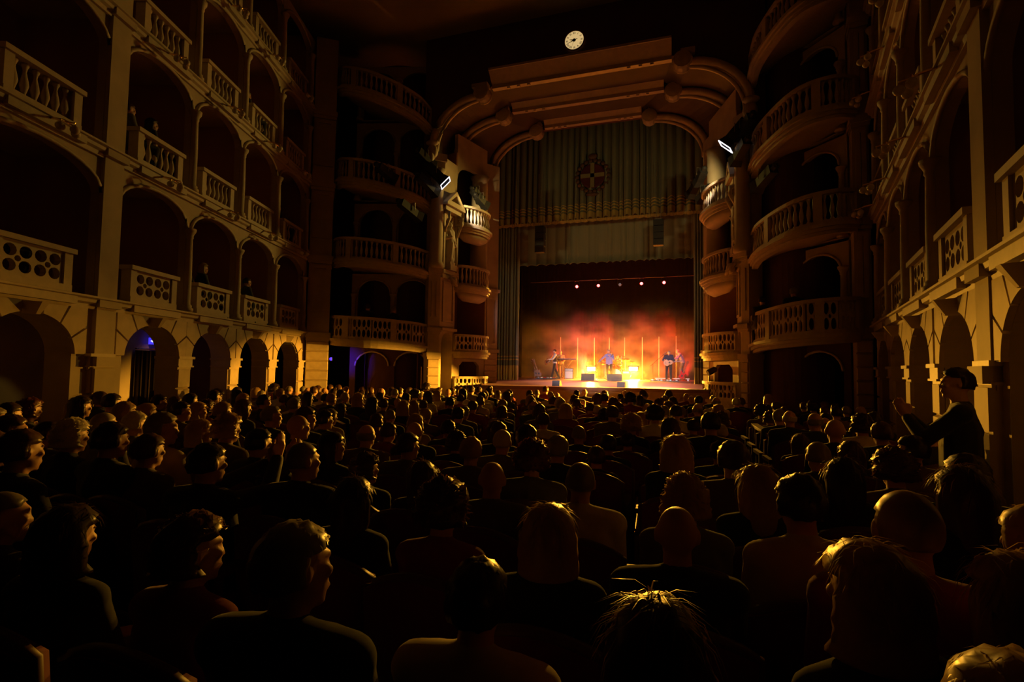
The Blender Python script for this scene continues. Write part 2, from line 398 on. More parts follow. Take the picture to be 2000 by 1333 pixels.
# ------------------------------------------------------------------ curved boxes between the side walls and the proscenium
def curve_pts(ctrl, n):
    P = [V((*c, 0)) for c in ctrl]; P = [2*P[0]-P[1]] + P + [2*P[-1]-P[-2]]; out = []
    m = len(ctrl) - 1
    for k in range(n+1):
        t = k/n*m; i = min(int(t), m-1); t -= i; a, b, c, d = P[i:i+4]
        out.append(.5*((2*b) + (c-a)*t + (2*a-5*b+4*c-d)*t*t + (3*b-a-3*c+d)*t**3))
    return out
def ribbon(b, pts, zs, h0, h1, w0, w1):
    "solid strip that follows pts; w0,w1 are offsets along the normal to the viewer's side"
    n = len(pts); rings = []
    for i in range(n):
        d = (pts[min(i+1, n-1)] - pts[max(i-1, 0)]).normalized(); nn = V((d.y, -d.x, 0))
        p0 = pts[i] + nn*w0; p1 = pts[i] + nn*w1; z = zs[i]
        rings.append([(p0.x,p0.y,z+h0),(p1.x,p1.y,z+h0),(p1.x,p1.y,z+h1),(p0.x,p0.y,z+h1)])
    b.ring(rings)
def balcony(name, pts, zs, h, root, kind, posts, depth, balmesh=None):
    "curved balcony front: cornice, rail, plinth, posts, balusters or pierced panel; pts run with the room on their right"
    n = len(pts); f = MB()
    ribbon(f, pts, zs, -.16, -.08, -.1, .10); ribbon(f, pts, zs, -.08, 0, -.1, .16); ribbon(f, pts, zs, -.24, -.16, -.1, .05)
    if depth:
        for i in range(n-1):   # floor slab back to the wall
            d0 = V((0,1,0))*depth if not isinstance(depth, V) else depth
            a, c = pts[i], pts[i+1]; f.add([(a.x,a.y,zs[i]-.1),(c.x,c.y,zs[i+1]-.1),(c.x+d0.x,c.y+d0.y,zs[i+1]-.1),(a.x+d0.x,a.y+d0.y,zs[i]-.1)], [(0,1,2,3)])
    f.obj('cornice', TRIM, root)
    par = MB(); ribbon(par, pts, zs, 0, .09, -.08, .07); ribbon(par, pts, zs, h-.08, h, -.09, .09)
    for q in posts:
        i = int(round(q*(n-1))); p = pts[i]; d = (pts[min(i+1,n-1)]-pts[max(i-1,0)]); par.box(-.09,.09,-.09,.09,0,h-.02, T(p.x,p.y,zs[i],atan2(d.y,d.x)))
    P = par.obj('parapet', TRIM, root)
    L = [0]
    for i in range(n-1): L.append(L[-1] + (pts[i+1]-pts[i]).length)
    tot = L[-1]; cnt = max(3, int(tot/.155))
    def along(s):
        for i in range(n-1):
            if s <= L[i+1]+1e-9:
                t = (s-L[i])/(L[i+1]-L[i]); return pts[i].lerp(pts[i+1], t), zs[i]*(1-t)+zs[i+1]*t, atan2(*(pts[i+1]-pts[i]).yx)
        return pts[-1], zs[-1], 0
    if kind == 'baluster':
        me = m_baluster(h)
        for k in range(cnt):
            p, z, a = along((k+.5)/cnt*tot); link('baluster', me, P, T(p.x, p.y, z+.09, a))
    else:
        k2 = max(2, int(round(tot/.62))); w = tot/k2; ww = w*.96
        holes = []
        for x in (-.36,-.12,.12,.36):
            for z in (-1,1): holes.append(arc(x*ww, h/2 + z*.13*h/.6, .09*ww, .105*h/.6, 0, 2*pi, 10)[:-1])
        for x in (-.24, .24): holes.append(arc(x*ww, h/2, .05*ww, .05, 0, 2*pi, 8)[:-1])
        me = MB().poly([[(-ww/2,.08),(ww/2,.08),(ww/2,h-.07),(-ww/2,h-.07)]] + holes, -.03, .03).mesh('pierced_panel', TRIM)
        for k in range(k2):
            p, z, a = along((k+.5)/k2*tot); link('pierced_panel', me, P, T(p.x, p.y, z, a))
    return along

def recess(side, ctrl, tiers, root, back):
    pts = curve_pts(ctrl, 22); n = len(pts); A, B = pts[0], pts[-1]
    prev = None; levels = []
    for (pxa, ya, pxb, yb, h, kind) in tiers:
        za, zb = zat(pxa, ya, pts[1]), zat(pxb, yb, pts[-2]); zs = [za + (zb-za)*i/(n-1) for i in range(n)]
        levels.append(zs)
        balcony('balcony', pts, zs, h, root, kind, (.02, .30, .62, .98), 2.0)
    # back wall and inner arcade
    b = MB(); y = 1.9
    for i in range(n-1): b.add([(pts[i].x,pts[i].y+y,0),(pts[i+1].x,pts[i+1].y+y,0),(pts[i+1].x,pts[i+1].y+y,ZT),(pts[i].x,pts[i].y+y,ZT)], [(0,1,2,3)])
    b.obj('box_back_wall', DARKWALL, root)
    Ai, Bi = V((A.x, A.y+1.0, 0)), V((B.x, B.y+.55, 0)); d = Bi - Ai; LL = d.length
    M = Matrix.Translation(Ai) @ Matrix.Rotation(atan2(d.y, d.x), 4, 'Z')
    lv = [0] + [(l[0]+l[-1])/2 for l in levels] + [ZT]
    for k in range(len(lv)-1):
        za, zb = lv[k], lv[k+1]; hh = zb-za; loops = [[(0,za),(LL,za),(LL,zb-.1),(0,zb-.1)]]
        for c, w in ((LL*.27, LL*.20), (LL*.74, LL*.20)):
            rz = min(.5, hh*.22); sp = zb-.30-rz
            loops.append([(c-w,za+.02),(c+w,za+.02)] + arc(c, sp, w, rz, 0, pi, 12))
            MB().tube([(c+w*cos(pi*j/12), -.02, sp+rz*sin(pi*j/12)) for j in range(13)], .035, 5, M).obj('archivolt', TRIM, root, None, True)
        MB().poly(loops, 0, .12, M).obj('spandrel', STONE if k else DARKWALL, root)
        if k:
            for q in (LL*.035, LL*.505, LL*.965): link('column', ME_COL, root, M @ Matrix.Translation((q, -.05, za)) @ Matrix.Diagonal((1,1,min(1,(hh-.6)/1.73),1)))
    return pts, levels

recl = empty('wall_recess_left'); struct(recl, 'dark curved boxes between the left wall and the stage'); 
corner_pillar('left', CPL0, CPL1, recl, (Z1, Z2-.0, Z3, Z4))
ptsL, lvL = recess('left', [(-11.05,14.35),(-10.35,13.85),(-9.35,14.05),(-8.5,14.95),(-8.2,15.6)],
    [(652,660,833,677,.74,'pierced'), (646,508,833,533,.72,'baluster'), (650,352,833,400,.72,'baluster'), (652,168,833,252,.70,'baluster')], recl, None)
recr = empty('wall_recess_right'); struct(recr, 'dark curved boxes between the right wall and the stage')
corner_pillar('right', CPR0, CPR1, recr, (Z1, Z2, Z3, Z4))
ptsR, lvR = recess('right', [(1.95,15.5),(2.05,14.6),(2.6,13.3),(3.3,13.1),(3.85,13.5)],
    [(1453,674,1672,648,.80,'pierced'), (1450,509,1677,430,.76,'baluster'), (1473,328,1677,206,.76,'baluster'), (1473,150,1677,-30,.7,'baluster')], recr, None)

# ------------------------------------------------------------------ proscenium sides: rusticated pilasters, statue niche, stage boxes
def body_statue(b):
    b.cap((0,0,.02),(0,0,.06),.17,.17); b.cap((-.05,0,.08),(-.06,.02,.55),.10,.09); b.cap((.06,.02,.08),(.06,.0,.55),.09,.09)
    b.cap((0,0,.12),(0,.01,.62),.13,.14); b.cap((0,.01,.6),(0,0,.95),.14,.17); b.cap((-.1,0,.98),(.1,0,.98),.085,.085)
    b.cap((-.19,0,.97),(-.24,.04,.72),.06,.05); b.cap((-.24,.04,.72),(-.08,.16,.66),.05,.04)
    b.cap((.19,0,.97),(.25,.02,.72),.06,.05); b.cap((.25,.02,.72),(.13,.17,.80),.05,.04)
    b.cap((0,0,1.02),(0,.01,1.1),.055,.05); b.ell((0,.015,1.19),(.075,.085,.105)); b.ell((0,-.01,1.22),(.085,.09,.09))
    b.cap((.15,.08,.98),(-.14,.13,.55),.05,.06); b.cap((.02,.12,.6),(.08,.1,.15),.05,.06); b.cap((-.05,.11,.55),(-.1,.09,.12),.045,.06)
def remesh(b, name, m, vox, smooth=2, dec=0):
    me = b.mesh('tmp', None); o = bpy.data.objects.new('tmp', me); COL.objects.link(o)
    r = o.modifiers.new('r', 'REMESH'); r.mode = 'VOXEL'; r.voxel_size = vox
    if smooth:
        s = o.modifiers.new('s', 'SMOOTH'); s.factor = .5; s.iterations = smooth
    if dec:
        d = o.modifiers.new('d', 'DECIMATE'); d.ratio = dec
    dg = bpy.context.evaluated_depsgraph_get(); out = bpy.data.meshes.new_from_object(o.evaluated_get(dg))
    bpy.data.objects.remove(o); bpy.data.meshes.remove(me); out.name = name
    out.materials.clear(); out.materials.append(m); out.polygons.foreach_set('use_smooth', [True]*len(out.polygons)); return out
sb = MB(); body_statue(sb); ME_STATUE = remesh(sb, 'statue', STATUE, .02, 2)

def stones_on(fr, sg, L, z0, z1, k, root, proud=.05):
    hgt = (z1-z0)/k; w = L
    me = MB().add([(-w/2,0,0),(w/2,0,0),(w/2,0,hgt*.985),(-w/2,0,hgt*.985),(-w/2+.015,proud,.02),(w/2-.015,proud,.02),(w/2-.015,proud,hgt*.985-.02),(-w/2+.015,proud,hgt*.985-.02)],
                  [(0,1,5,4),(1,2,6,5),(2,3,7,6),(3,0,4,7),(4,5,6,7)]).mesh('stone', STONE2)
    for i in range(k): link('stone', me, root, fr.M(L/2, 0, z0 + i*hgt))

def pros_side(side, A0, A1, N1, B0, B1):
    root = struct(empty('wall_stage_' + side), 'side of the stage mouth with boxes and a statue niche, ' + side)
    sg = -1 if side == 'left' else 1
    def frame(p, q): return Frame((p[0],p[1],0), V((q[0]-p[0], q[1]-p[1], 0)), side), (V(q)-V(p)).length
    # --- pilaster A
    fr, L = frame(A0, A1); X = lambda a, b: sorted((sg*a, sg*b))
    b = MB(); b.box(*X(-.02, L), -.5, 0, 0, 9.1, fr.M(0))
    for z in (2.28, 3.12, 5.15): b.box(*X(-.06, L+.04), -.5, .12, z-.14, z, fr.M(0)); b.box(*X(-.03, L+.02), -.5, .07, z-.22, z-.14, fr.M(0))
    b.box(*X(.08, .14), 0, .04, 3.5, 4.7, fr.M(0)); b.box(*X(L-.14, L-.08), 0, .04, 3.5, 4.7, fr.M(0))
    b.box(*X(-.1, L+.1), -.5, .18, 8.85, 9.1, fr.M(0)); b.box(*X(-.05, L+.05), -.5, .10, 8.55, 8.85, fr.M(0))
    b.obj('pilaster', STONE, root); stones_on(fr, sg, L, .05, 2.06, 7, root); 
    c = fr.p(L/2, .05, 0); MB().lathe([(.27,5.15),(.27,5.3),(.22,5.38),(.22,7.2),(.20,8.3),(.24,8.36),(.22,8.42),(.30,8.55)], 14, (c.x,c.y,0)).obj('column', STONE, root, None, True)
    # --- bay with door below and statue niche above
    fr, L = frame(A1, N1); mid = L/2; xm = sg*mid; r = min(.36, L*.37)
    lo = [[(xm-L/2,0),(xm+L/2,0),(xm+L/2,9.1),(xm-L/2,9.1)], [(xm-r,.02),(xm+r,.02)] + arc(xm, 2.62, r, .36, 0, pi, 10), [(xm-r*.72,5.34),(xm+r*.72,5.34)] + arc(xm, 6.75, r*.72, .3, 0, pi, 10)]
    MB().poly(lo, -.45, 0, fr.M(0)).obj('niche_wall', STONE, root)
    MB().box(xm-L/2, xm+L/2, -.5, -.44, 5.2, 7.4, fr.M(0)).obj('niche_back', BOXWALL, root)
    MB().box(xm-L/2, xm+L/2, -.9, -.85, 0, 3.2, fr.M(0)).obj('doorway_back', DARKWALL, root)
    b = MB(); b.box(xm-L/2, xm+L/2, 0, .12, 5.02, 5.15, fr.M(0)); b.box(xm-L/2, xm+L/2, 0, .08, 4.86, 5.02, fr.M(0)); b.box(xm-L/2, xm+L/2, 0, .12, 3.05, 3.14, fr.M(0))
    for s in (-1, 1): b.box(*sorted((xm+s*L*.40, xm+s*L*.48)), 0, .10, 5.2, 7.25, fr.M(0)); b.box(*sorted((xm+s*L*.30, xm+s*L*.36)), 0, .04, 3.4, 4.7, fr.M(0))
    b.box(xm-L*.36, xm+L*.36, 0, .04, 4.7, 4.77, fr.M(0)); b.box(xm-L*.36, xm+L*.36, 0, .04, 3.35, 3.42, fr.M(0))
    b.obj('moulding', TRIM, root)
    b = MB(); b.box(xm-L*.62, xm+L*.62, -.05, .30, 7.36, 7.44, fr.M(0)); b.box(xm-L*.55, xm+L*.55, -.05, .2, 7.2, 7.36, fr.M(0))
    w = L*.62; b.poly([[(xm-w,7.44),(xm+w,7.44),(xm,7.95)], [(xm-w*.62,7.53),(xm+w*.62,7.53),(xm,7.80)]], -.05, .30, fr.M(0)); b.poly([[(xm-w,7.44),(xm+w,7.44),(xm,7.95)]], -.05, .1, fr.M(0))
    b.obj('pediment', TRIM, root)
    b = MB()
    for s in (-1, 1):
        b.tube([(xm+s*L*.44, .1, 7.15), (xm+s*L*.44, .26, 7.1), (xm+s*L*.44, .28, 6.9), (xm+s*L*.44, .14, 6.6), (xm+s*L*.44, .1, 6.45)], [.06,.07,.06,.045,.05], 6, fr.M(0))
    b.tube([(xm-.2,.16,4.9),(xm-.08,.3,4.75),(xm,.34,4.62),(xm+.08,.3,4.75),(xm+.2,.16,4.9)], .06, 6, fr.M(0)); b.ell((xm,.24,4.78), (.14,.12,.16), 8, 6, fr.M(0))
    b.obj('scroll_bracket', TRIM, root, None, True)
    st = empty('statue'); st.matrix_world = fr.M(mid, .02, 5.36); st.scale = (1,1,1)
    b = MB().box(-.2,.2,-.18,.2,-.2,.0); b.box(-.16,.16,-.16,.16,-.02,.10); b.obj('plinth', TRIM, st)
    link('figure', ME_STATUE, st, Matrix.Translation((0,0,.08)) @ Matrix.Scale(1.12, 4))
    tag(st, 'pale robed stone statue in the niche on the %s side of the stage' % side, 'statue')
    # --- stage boxes
    fr, L = frame(N1, B0); b = MB()
    b.box(*X(0, L), -1.5, -1.4, 0, 9.6, fr.M(0)); b.box(*X(-.06, .0), -1.4, 0, 0, 9.6, fr.M(0)); b.box(*X(L, L+.06), -1.4, 0, 0, 9.6, fr.M(0))
    b.obj('box_back_wall', BOXWALL, root)
    b = MB(); xx = sorted((0, sg*L)); lo = [[(xx[0],9.05),(xx[1],9.05),(xx[1],10.2),(xx[0],10.2)]]
    b.poly([[(xx[0],8.6)] + [(p[0], p[1]) for p in arc((xx[0]+xx[1])/2, 8.7, L/2-.02, .5, pi, 0, 12)] + [(xx[1],8.6),(xx[1],10.3),(xx[0],10.3)]], -.15, 0, fr.M(0)); b.obj('box_arch', STONE, root)
    for zb, h, kind in ((.92, .55, 'pierced'), (2.35, .62, 'pierced'), (4.72, .74, 'baluster'), (6.92, .72, 'baluster')):
        pts = []
        for k in range(15):
            a = pi*k/14; q = fr.p(L/2 - cos(a)*L*.49, sin(a)*.42, 0); pts.append(V((q.x, q.y, 0)))
        if side == 'right': pts = pts[::-1]
        dv = -fr.n*1.2
        balcony('balcony', pts, [zb]*15, h, root, kind, (.03, .97), V((dv.x, dv.y, 0)))
        if kind == 'baluster':
            m = MB(); rings = []
            for sc, dz in ((1,-.24),(.86,-.40),(.55,-.52)): rings.append([tuple(fr.p(L/2 - cos(pi*k/14)*L*.49*sc, sin(pi*k/14)*.42*sc, zb+dz)) for k in range(15)])
            m.ring(rings, cap=True); m.obj('balcony_underside', STONE, root, None, True)
    b = MB().poly([[(xx[0],0),(xx[1],0),(xx[1],2.1),(xx[0],2.1)], [((xx[0]+xx[1])/2-L*.33,.95),((xx[0]+xx[1])/2+L*.33,.95),((xx[0]+xx[1])/2+L*.33,1.85),((xx[0]+xx[1])/2+L*.22,2.0),((xx[0]+xx[1])/2-L*.22,2.0),((xx[0]+xx[1])/2-L*.33,1.85)]], -.12, 0, fr.M(0))
    b.obj('box_front', STONE, root)
    c = fr.p(L*.84, -.12, 0); MB().lathe([(.40,4.8),(.40,4.95),(.34,5.0),(.33,7.0),(.30,9.0),(.38,9.15)], 18, (c.x,c.y,0)).obj('column', STONE, root, None, True)
    # --- pilaster B
    fr, L = frame(B0, B1); b = MB(); b.box(*X(0, L), -.5, 0, 0, 9.8, fr.M(0))
    for z in (2.5, 4.86): b.box(*X(-.05, L+.05), -.5, .10, z-.12, z, fr.M(0))
    for a in (.08, L-.14): b.box(*X(a, a+.06), 0, .04, 2.75, 4.45, fr.M(0))
    b.box(*X(.08, L-.08), 0, .04, 4.45, 4.52, fr.M(0)); b.box(*X(.08, L-.08), 0, .04, 2.68, 2.75, fr.M(0))
    b.obj('pilaster', STONE, root); stones_on(fr, sg, L, 1.2, 2.36, 5, root, .04)
    return root
def pl(px, Y): p = at(px, 700, Y); return (p.x, p.y)
pros_side('left', pl(835, 15.5), pl(857, 15.75), pl(886, 16.7), pl(945, 18.4), pl(970, 18.9))
pros_side('right', pl(1463, 15.5), pl(1449, 15.7), pl(1441, 16.3), pl(1387, 18.3), pl(1375, 18.8))

# ------------------------------------------------------------------ proscenium arches and vault
VAULT = mat('dimmed_vault', (.06, .042, .03), .85, var=.3, scale=1.5)  # vault dimness put into the colour, against light bounced off the stage
def arch_out(xl, xr, zb, xa, za, zt):
    L = [(xl, zb-1.6), (xl, zb)] + [(xl + (xa-xl)*(1-cos(t)), zb + (za-zb)*sin(t)) for t in [pi/2*i/12 for i in range(1, 13)]]
    xb = xr - (xa-xl)
    L += [(xa+.45, zt)]
    R_ = [(xr - (xa-xl)*(1-cos(t)), zb + (za-zb)*sin(t)) for t in [pi/2*i/12 for i in range(12, 0, -1)]]
    return L + [(xb-.45, zt)] + R_ + [(xr, zb), (xr, zb-1.6)]
AO = [(15.5, arch_out(-8.05, 1.93, 9.3, -6.35, 10.86, 11.18)), (17.5, arch_out(-8.15, 1.80, 9.7, -6.3, 11.05, 11.35)), (19.5, arch_out(-7.5, .98, 9.7, -5.6, 11.28, 11.58))]
arch = struct(empty('wall_front'), 'wall over the stage mouth with three stepped proscenium arches')
o0 = AO[0][1]
MB().poly([[(-8.4, 7.7)] + o0 + [(2.3, 7.7), (2.3, 13.3), (-8.4, 13.3)]], 15.5, 15.62).obj('wall_front_face', DARKWALL, arch)
for i, (Y, o) in enumerate(AO):
    n = len(o); inner = o[1:-1]
    if i < 2:
        Y2, o2 = AO[i+1]; b = MB()
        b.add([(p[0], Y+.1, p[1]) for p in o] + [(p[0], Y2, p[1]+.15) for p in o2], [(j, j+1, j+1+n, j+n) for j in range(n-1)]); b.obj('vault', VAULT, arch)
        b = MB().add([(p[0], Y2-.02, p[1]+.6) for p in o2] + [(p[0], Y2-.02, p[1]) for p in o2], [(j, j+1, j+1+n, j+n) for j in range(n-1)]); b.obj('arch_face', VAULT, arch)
    for sl in (slice(1, 14), slice(-14, -1)):
        seg = o[sl]; MB().tube([(p[0], Y-.05, p[1]) for p in seg], .13, 8).obj('arch_moulding', TRIM, arch, None, True)
        MB().tube([(p[0] + (.16 if sl.start == 1 else -.16), Y-.02, p[1]-.12) for p in seg], .06, 6).obj('arch_moulding', TRIM, arch, None, True)
    xa, xb = o[14][0], o[15][0]; z = o[14][1]
    b = MB(); b.add([(xa,Y-.42,z+.26),(xb,Y-.42,z+.26),(xb,Y-.08,z-.04),(xa,Y-.08,z-.04),(xa,Y+.1,z+.26),(xb,Y+.1,z+.26),(xb,Y+.1,z-.04),(xa,Y+.1,z-.04)], [(0,1,2,3),(4,7,6,5),(0,4,5,1),(3,2,6,7),(0,3,7,4),(1,5,6,2)]); b.box(xa, xb, Y-.08, Y+.1, z-.16, z-.04); b.box(xa, xb, Y-.46, Y, z+.26, z+.33)
    for k in (.1,.16,.22,.78,.84,.90): b.box(xa+(xb-xa)*k-.05, xa+(xb-xa)*k+.05, Y-.05, Y+.04, z-.20, z-.13)
    b.obj('lintel', TRIM, arch)
    for x in (o[13][0], o[16][0]):
        b = MB()
        M = T(x + (.15 if x < -3 else -.15), Y, o[13][1]-.02) @ Matrix.Rotation(pi/2, 4, 'X')
        b.lathe([(.26,-.05),(.28,0),(.24,.05),(.20,.16),(.24,.24),(.29,.28),(.25,.34),(.12,.36)], 12, M=M)
        b.box(x-.2, x+.35 if x < -3 else x+.2, Y-.28, Y+.05, o[13][1]+.2, o[13][1]+.32); b.obj('volute', TRIM, arch, None, False)
MB().box(-13, 6, 19.7, 19.9, 11.5, 13.3).obj('wall_front_top', DARKWALL, arch)
for i, s in enumerate((-1, 1)):          # ornament where the arch lands on its pilaster
    x = -8.0 if s < 0 else 1.88
    b = MB(); b.ell((x, 15.35, 9.1), (.20,.16,.26)); b.ell((x, 15.22, 8.85), (.13,.12,.2)); b.ell((x+.02, 15.3, 9.4), (.24,.14,.1)); b.obj('arch_corbel', TRIM, arch, None, True)
# wall clock
ck = empty('wall_clock'); cp = at(1122, 80, 15.45); ck.location = cp
ck.scale = (1.1, 1, 1.1); tag(ck, 'round cream wall clock with Roman numerals above the proscenium arch', 'clock')
CLK = mat('backlit_clock_dial', (.75, .60, .36), .5, var=.05, emit=(1.0, .68, .28), es=.62)
RX = Matrix.Rotation(pi/2, 4, 'X')
MB().lathe([(.275,0),(.275,.03),(.262,.035)], 40, M=RX).obj('dial', CLK, ck)
MB().lathe([(.272,.0),(.29,.0),(.29,.05),(.272,.05),(.272,.0)], 40, M=RX).obj('rim', WOODD, ck)
NUM = ['XII','I','II','III','IIII','V','VI','VII','VIII','IX','X','XI']
def strokes(t):
    x = 0; out = []
    for ch in t:
        if ch == 'I': out.append(((x+.2,0),(x+.2,1))); x += .42
        elif ch == 'V': out += [((x,1),(x+.3,0)),((x+.6,1),(x+.3,0))]; x += .7
        else: out += [((x,1),(x+.6,0)),((x,0),(x+.6,1))]; x += .7
    return out, x
for k, t in enumerate(NUM):
    st_, w = strokes(t); b = MB(); a = -2*pi*k/12
    Mk = Matrix.Translation((0,-.036,0)) @ Matrix.Rotation(-a, 4, 'Y') @ Matrix.Translation((0,0,.185))
    for (x0,z0),(x1,z1) in st_:
        p, q = V(((x0-w/2)*.052,0,z0*.058)), V(((x1-w/2)*.052,0,z1*.058)); d = (q-p).normalized(); nn = V((d.z,0,-d.x))*.0052
        b.add([p-nn,p+nn,q+nn,q-nn,p-nn-V((0,.003,0)),p+nn-V((0,.003,0)),q+nn-V((0,.003,0)),q-nn-V((0,.003,0))], [(4,5,6,7),(0,1,5,4),(2,3,7,6)], Mk)
    b.obj('numeral', BLACK, ck)
def hand(name, ang, ln, w, tail):
    M = Matrix.Translation((0,-.045,0)) @ Matrix.Rotation(ang, 4, 'Y')
    MB().poly([[(-w*.5,-tail),(w*.5,-tail),(w,0),(w*.35,ln*.8),(0,ln),(-w*.35,ln*.8),(-w,0)]], -.004, 0, M).obj(name, BLACK, ck)
hand('hour_hand', radians(283), .15, .022, .05); hand('minute_hand', radians(250), .235, .014, .10); hand('second_hand', radians(201), .20, .005, .05)
MB().lathe([(.045,.04),(.045,.055),(.02,.06)], 12, M=RX).obj('hub', BLACK, ck)

# ------------------------------------------------------------------ stage, curtains
def floor_mat():
    m = bpy.data.materials.new('stage_floor_boards'); m.use_nodes = True; nt = m.node_tree; N = nt.nodes; L = nt.links; b = N['Principled BSDF']
    tc = N.new('ShaderNodeTexCoord'); nz = N.new('ShaderNodeTexNoise'); nz.inputs['Scale'].default_value = 1.2; nz.inputs['Detail'].default_value = 6
    L.new(tc.outputs['Object'], nz.inputs['Vector']); r = N.new('ShaderNodeValToRGB')
    r.color_ramp.elements[0].color = (.27, .12, .085, 1); r.color_ramp.elements[1].color = (.42, .22, .16, 1)
    L.new(nz.outputs['Fac'], r.inputs[0]); L.new(r.outputs[0], b.inputs['Base Color'])
    mr = N.new('ShaderNodeMapRange'); mr.inputs[3].default_value = .28; mr.inputs[4].default_value = .36; L.new(nz.outputs['Fac'], mr.inputs[0]); L.new(mr.outputs[0], b.inputs['Roughness'])
    return m
STG = floor_mat()
stage = struct(empty('stage'), 'raised stage with pale reddish boards in front of the house curtain')
e0, e1 = at(938, 753, 15.7), at(1382, 763, 17.0)
sd = lambda px, py: CAM + ray(px, py) * (-.6 / ray(px, py).z)
e0, e1 = sd(940, 753.5), sd(1384, 762.5)
front = [(e0.x, e0.y), (e1.x, e1.y)]
prism(MB(), [front[0], front[1], (1.6, 18.6), (7, 23), (7, 35.5), (-14, 35.5), (-14, 22), (-7.3, 18.6)], 1.08, 1.2).obj('stage_floor', STG, stage)
b = MB(); d = V((e1.x-e0.x, e1.y-e0.y, 0)); Mf = T(e0.x, e0.y, 0, atan2(d.y, d.x)); Ls = d.length
b.box(0, Ls, .06, .16, 0, 1.08, Mf)
for k in range(9): b.box(Ls*k/8-.04, Ls*k/8+.04, .02, .06, 0, 1.08, Mf)
b.box(0, Ls, -.02, .10, .98, 1.08, Mf); b.box(0, Ls, 0, .1, 0, .12, Mf); b.obj('apron_front', mat('stage_fascia', (.30, .19, .09), .6, var=.25, scale=4), stage)
MB().box(0, Ls, -.06, .12, 1.10, 1.215, Mf).obj('stage_lip', mat('stage_lip_wood', (.20, .10, .05), .4), stage)

def drape_mat(name, base, bands=(), band_col=(.5, .34, .07)):
    m = bpy.data.materials.new(name); m.use_nodes = True; nt = m.node_tree; N = nt.nodes; L = nt.links; b = N['Principled BSDF']
    b.inputs['Roughness'].default_value = .8; b.inputs['Sheen Weight'].default_value = .2
    tc = N.new('ShaderNodeTexCoord'); sx = N.new('ShaderNodeSeparateXYZ'); L.new(tc.outputs['Object'], sx.inputs[0])
    nz = N.new('ShaderNodeTexNoise'); nz.inputs['Scale'].default_value = 5; L.new(tc.outputs['Object'], nz.inputs['Vector'])
    ad = N.new('ShaderNodeMath'); ad.operation = 'MULTIPLY_ADD'; ad.inputs[1].default_value = .10; L.new(nz.outputs['Fac'], ad.inputs[0]); L.new(sx.outputs[2], ad.inputs[2])
    cr = N.new('ShaderNodeValToRGB'); cr.color_ramp.interpolation = 'CONSTANT'
    mr = N.new('ShaderNodeMapRange'); mr.inputs[1].default_value = 0; mr.inputs[2].default_value = 2.0; L.new(ad.outputs[0], mr.inputs[0]); L.new(mr.outputs[0], cr.inputs[0])
    el = cr.color_ramp.elements; el[0].position = 0; el[0].color = (*(band_col if bands else base), 1); el[1].position = 1; el[1].color = (*base, 1)
    for p, c in bands: e = el.new(p/2.0); e.color = (*c, 1)
    L.new(cr.outputs[0], b.inputs['Base Color']); return m
TEAL = (.12, .125, .075); GB = (.50, .33, .06)
VAL = drape_mat('house_valance_cloth', TEAL, [(.42, TEAL), (.50, GB), (.56, TEAL), (.64, GB), (.70, TEAL), (.78, GB), (.82, TEAL)], GB)
LEGM = drape_mat('house_curtain_cloth', TEAL, [(.75, TEAL), (1.0, GB), (1.05, TEAL), (1.15, GB), (1.2, TEAL)], GB)
BORD = drape_mat('border_cloth', (.21, .225, .15))
def drape(name, p0, p1, z0, z1, folds, amp, m, parent=None, scallop=0, thick=.02, seed=1):
    R = random.Random(seed); p0 = V((*p0, 0)); p1 = V((*p1, 0)); d = p1-p0; L = d.length; d = d/L; nn = V((-d.y, d.x, 0)); nx = int(folds*10); ph = []; t = 0
    fw = []
    for k in range(folds): fw.append(R.uniform(.6, 1.4))
    tot = sum(fw); pos = [0]
    for w in fw: pos.append(pos[-1] + w/tot)
    cols = []
    for k in range(folds):
        a = amp*R.uniform(.6, 1.25)
        for j in range(10):
            s = j/10; x = pos[k] + (pos[k+1]-pos[k])*s; y = -a*(abs(sin(pi*s))**.7) ; cols.append((x, y, scallop*sin(pi*s)))
    cols.append((1, 0, 0)); nz_ = 5; vs = []; rows = []
    zz = [0, .15, .4, .7, 1]
    for side in (0, 1):
        for q in zz:
            for x, y, sc in cols:
                fl = 1 - .35*q
                p = p0 + d*(x*L) + nn*(y*fl - side*-thick); vs.append((p.x, p.y, (z1-z0)*q - sc*(1-q)*(1 if q < .3 else 0)))
    n = len(cols); fs = []
    for side in (0, 1):
        o = side*n*nz_
        for i in range(nz_-1):
            for j in range(n-1): fs.append((o+i*n+j, o+i*n+j+1, o+(i+1)*n+j+1, o+(i+1)*n+j))
    for j in range(n-1): fs.append((j, j+1, n*nz_+j+1, n*nz_+j))
    return MB().add(vs, fs).obj(name, m, parent, Matrix.Translation((0, 0, z0)), True)
va = drape('house_valance', (-9.3, 23.3), (1.7, 23.3), 8.62, 13.4, 34, .34, VAL, scallop=-.10, seed=3)
tag(va, 'greenish house valance with gold bands hanging across the top of the stage', 'curtain')
vf = MB()
for k in range(220): x = -9.3 + 11*k/220; vf.box(x, x+.03, 23.08, 23.12, -.06 + .02*sin(k*.9), .07)
vf.obj('fringe', GOLDF, va, Matrix.Translation((0, 0, .0)))['kind'] = 'stuff'
cx, cz = at(1158, 345, 23.05).x, at(1158, 345, 23.05).z
cr = empty('crest_emblem', (cx, 23.0, cz)); tag(cr, 'round red shield with a pale cross inside a gold wreath, on the valance', 'emblem')
MB().lathe([(.58,0),(.58,.05),(.52,.08)], 32, M=RX @ Matrix.Rotation(0, 4, 'Z')).obj('shield', mat('crest_red', (.05, .004, .006), .7), cr)
b = MB(); b.box(-.09,.09,-.12,-.08,-.56,.56); b.box(-.54,.54,-.12,-.08,-.09,.09); b.obj('cross', mat('crest_cream', (.17, .13, .05), .7), cr)
b = MB()
